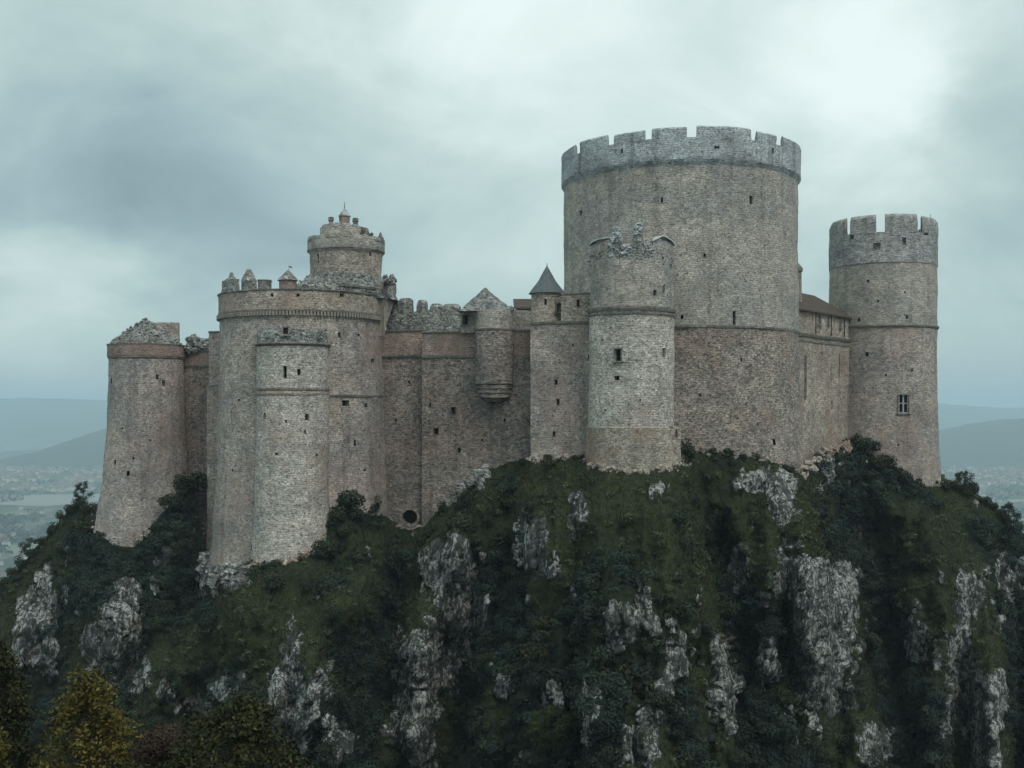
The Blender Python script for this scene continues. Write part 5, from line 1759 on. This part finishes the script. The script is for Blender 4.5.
def build_far():
    bm_v = np.array([(-9000, -400, VZ), (9500, -400, VZ), (9500, 15000, VZ), (-9000, 15000, VZ)], float)
    o = mesh_obj('valley', bm_v, [(0, 1, 2, 3)], valley_mat(), smooth=False)
    tag(o, kind='structure')
    # lower slopes of the castle hill and of the viewpoint's hill
    gx, gy = np.meshgrid(np.linspace(-420, 420, 90), np.linspace(-260, 620, 90))
    rad = np.hypot(gx - 5, gy - 175)
    z = -46 - 0.82 * rad
    z = z + 14 * fbm(np.stack([gx * .012, gy * .012, gx * 0], -1), 4, 71)
    pv = np.stack([gx, gy, np.maximum(z, VZ - 2)], -1).reshape(-1, 3)
    idx = np.arange(8100).reshape(90, 90)
    F = np.stack([idx[:-1, :-1], idx[:-1, 1:], idx[1:, 1:], idx[1:, :-1]], -1).reshape(-1, 4)
    o = quads_obj('hill_base', pv, simple_mat('distant_scrub', (0.02, 0.03, 0.018), (0.05, 0.055, 0.03), 0.15), F=F)
    tag(o, kind='structure')
    ys = np.array([-260, -120, -20, 0, 20, 40, 60, 72, 80, 84], float)
    zs = np.array([-40, -8, -1.8, -2, -12, -22, -32, -50, -80, -130], float)
    gx, gi = np.meshgrid(np.linspace(-240, 240, 60), np.arange(10))
    gy = ys[gi]
    gz = zs[gi] - 0.0016 * gx ** 2 * (np.abs(gx) > 40) + 0.4 * fbm(np.stack([gx * .1, gy * .1, gx * 0], -1), 3, 72)
    pv = np.stack([gx, gy, gz], -1).reshape(-1, 3)
    idx = np.arange(600).reshape(10, 60)
    F = np.stack([idx[:-1, :-1], idx[:-1, 1:], idx[1:, 1:], idx[1:, :-1]], -1).reshape(-1, 4)
    o = quads_obj('viewpoint_slope', pv, simple_mat('rough_turf', (0.02, 0.026, 0.012), (0.055, 0.05, 0.024), 0.8), F=F)
    tag(o, kind='structure')
    # water
    wm, t = new_mat('still_water')
    finish(t, (0.05, 0.07, 0.075, 1), 0.08, None, 0.5)
    sm, t2 = new_mat('pale_shingle')
    finish(t2, (0.22, 0.215, 0.195, 1), 0.9)

    def strip(name, pts_near, pts_far, z, mat):
        V = [(X(p, y), y, z) for p, y in pts_near] + [(X(p, y), y, z) for p, y in reversed(pts_far)]
        o = mesh_obj(name, V, [tuple(range(len(V)))], mat, smooth=False)
        tag(o, kind='structure')
    yy = lambda py: -VZ * FPX / (py - HZ)
    strip('river', [(-120, yy(505)), (-20, yy(504)), (45, yy(506.5)), (100, yy(501)), (180, yy(498))], [(-120, yy(496)), (0, yy(495.5)), (60, yy(494.5)), (180, yy(493))], VZ + 0.5, sm)
    strip('lake', [(-160, yy(455)), (-10, yy(453)), (35, yy(449.5)), (70, yy(446))], [(-160, yy(442)), (0, yy(442.5)), (40, yy(443)), (70, yy(444.5))], VZ + 0.6, wm)
    strip('riverbank', [(900, yy(504)), (970, yy(504)), (1010, yy(502)), (1150, yy(502))], [(900, yy(501.5)), (980, yy(502)), (1010, yy(499.5)), (1150, yy(498))], VZ + 0.5, sm)
    fm = simple_mat('wooded_hill', (0.028, 0.04, 0.03), (0.055, 0.065, 0.045), 0.01, 0.95, 0.6, (1, 1, 1), 10.0)

    def ridge(name, prof, Yc, depth, seed, amp=10.0):
        pxs = np.linspace(prof[0][0], prof[-1][0], 160)
        pr = np.interp(pxs, [p[0] for p in prof], [p[1] for p in prof])
        kk = np.exp(-0.5 * (np.arange(-12, 13) / 5.0) ** 2)
        kk /= kk.sum()
        pr = np.convolve(np.pad(pr, 12, mode='edge'), kk, mode='valid')
        zt = np.maximum(Z(pr, Yc), VZ - 5)
        fr = np.linspace(-1, 1, 41)
        XX, FF = np.meshgrid((pxs - 512) / FPX * Yc, fr, indexing='ij')
        sh = (1 - np.abs(FF) ** 1.3)
        q = np.stack([XX / depth * 3, FF * 3, XX * 0 + seed], -1)
        zz = VZ - 8 + (zt[:, None] - VZ + 8) * np.clip(sh * (1 + 0.25 * fbm(q, 4, seed) * (np.abs(FF) > .05)), 0, 1.0)
        pv = np.stack([XX, Yc + FF * depth, zz + amp * 0.25 * fbm(q * 5, 3, seed + 2)], -1).reshape(-1, 3)
        idx = np.arange(pxs.size * 41).reshape(pxs.size, 41)
        F = np.stack([idx[:-1, :-1], idx[1:, :-1], idx[1:, 1:], idx[:-1, 1:]], -1).reshape(-1, 4)
        o = quads_obj(name, pv, fm, F=F)
        tag(o, kind='structure')
    ridge('near_left_hills', [(-300, 478), (-120, 470), (0, 461), (35, 456), (60, 448), (85, 436), (110, 427), (160, 420), (260, 430), (400, 455)], 6100, 1100, 3)
    ridge('far_left_hills', [(-420, 412), (-150, 400), (0, 399), (40, 397.5), (70, 398), (92, 402), (120, 399), (220, 404), (420, 412)], 11800, 2200, 5, 20)
    ridge('near_right_hills', [(700, 470), (860, 446), (945, 431), (975, 426), (1005, 422), (1030, 419), (1150, 412), (1400, 425)], 6400, 1300, 7)
    ridge('far_right_hills', [(560, 415), (800, 408), (930, 402), (960, 404), (985, 410), (1010, 409), (1100, 403), (1400, 402)], 12200, 2200, 9, 20)
    # towns too far off to count
    r = np.random.default_rng(3)
    V, F, MI = [], [], []
    hm = [simple_mat('pale_render', (0.45, 0.44, 0.42), (0.62, 0.61, 0.58), 0.05), simple_mat('grey_render', (0.20, 0.2, 0.2), (0.3, 0.3, 0.29), 0.05), simple_mat('town_roofs', (0.14, 0.09, 0.07), (0.2, 0.15, 0.13), 0.05)]

    def towns(x0, x1, p0, p1, n, s=1.0):
        for _ in range(n):
            py = p0 + (p1 - p0) * r.random()
            Yd = yy(py)
            px = x0 + (x1 - x0) * r.random()
            if vnoise(np.array([[px * 0.09, py * 0.25, 1.0]]), 4)[0] < -0.15:
                continue
            x, w, d, h = X(px, Yd), r.uniform(6, 16) * s, r.uniform(6, 12) * s, r.uniform(5, 10) * s
            m = int(r.choice([0, 0, 1]))
            v, f = box_bars([(np.array((x, Yd, VZ + h / 2)), (np.array((w / 2, 0, 0)), np.array((0, d / 2, 0)), np.array((0, 0, h / 2 + 0.5))))])
            k = len(V)
            V.extend(v)
            F.extend([tuple(k + i for i in g) for g in f])
            MI.extend([m] * 6)
            k = len(V)
            zr = VZ + h + 0.5
            V.extend([np.array(q) for q in ((x - w / 2 - 1, Yd - d / 2 - 1, zr), (x + w / 2 + 1, Yd - d / 2 - 1, zr), (x + w / 2 + 1, Yd + d / 2 + 1, zr), (x - w / 2 - 1, Yd + d / 2 + 1, zr), (x - w / 2 - 1, Yd, zr + 3 * s), (x + w / 2 + 1, Yd, zr + 3 * s))])
            F.extend([(k, k + 1, k + 5, k + 4), (k + 2, k + 3, k + 4, k + 5), (k + 1, k + 2, k + 5), (k + 3, k, k + 4)])
            MI.extend([2] * 4)
    towns(-60, 108, 466, 492, 900, 1.3)
    towns(-40, 30, 560, 600, 90, 0.9)
    towns(-30, 90, 508, 560, 60, 1.0)
    towns(935, 1080, 468, 488, 500, 1.3)
    towns(950, 1080, 490, 540, 70, 1.0)
    o = mesh_obj('far_town', V, F, hm, mat_idx=MI, smooth=False)
    tag(o, 'pale specks of far-off towns spread over the valley floor', 'town', kind='stuff')
    # woods and hedgerows in the valley
    ct = []
    for _ in range(5200):
        left = r.random() < 0.6
        py = 468 + 130 * r.random() ** 1.3
        Yd = yy(py)
        px = r.uniform(-80, 130) if left else r.uniform(915, 1100)
        if vnoise(np.array([[px * 0.06, py * 0.16, 3.0]]), 8)[0] < 0.05:
            continue
        ct.append((X(px, Yd), Yd, VZ + 2))
    ct = np.array(ct)
    rep = np.repeat(np.arange(len(ct)), 9)
    c = ct[rep] + r.normal(size=(len(rep), 3)) * np.array((5, 5, 2.2)) + np.array((0, 0, 3))
    sh = r.uniform(0.6, 1.4, len(ct))
    col = np.array((0.026, 0.038, 0.024)) * sh[rep][:, None]
    o = quads_obj('far_woods', leaf_quads(c, r.uniform(2, 4.5, len(rep)), r, slim=0.8), M['leaf'], colors=col)
    tag(o, 'dark far-off woods and hedges on the valley floor', 'woods', kind='stuff')
    # the damp air
    hzm = bpy.data.materials.new('damp_air')
    hzm.use_nodes = True
    nt = hzm.node_tree
    nt.nodes.clear()
    t = NT(nt)
    pv = t.n('VolumePrincipled', {'Color': (0.72, 0.88, 1.0, 1), 'Density': HAZE_DENSITY, 'Anisotropy': 0.1})
    pv.inputs['Density Attribute'].default_value = ''
    t.n('OutputMaterial', {'Volume': pv.outputs[0]})
    try:
        hzm.cycles.homogeneous_volume = True
    except Exception:
        pass
    x0, x1, y0, y1, z0, z1 = -9300, 9800, -600, 15400, VZ - 20, 175.0
    V, F = box_bars([(np.array(((x0 + x1) / 2, (y0 + y1) / 2, (z0 + z1) / 2)), (np.array(((x1 - x0) / 2, 0, 0)), np.array((0, (y1 - y0) / 2, 0)), np.array((0, 0, (z1 - z0) / 2))))])
    o = mesh_obj('haze', V, F, hzm, smooth=False)
    tag(o, kind='stuff')


build_crag()
build_keep()
build_front_tower()
build_turret_block()
build_curtain()
build_bartizan()
build_back_buildings()
build_left_drum()
build_belvedere()
build_front_buttress()
build_far_left()
build_wing()
build_right_tower()
build_footings()
build_far()
build_undergrowth()
build_shrubs()
build_trees()
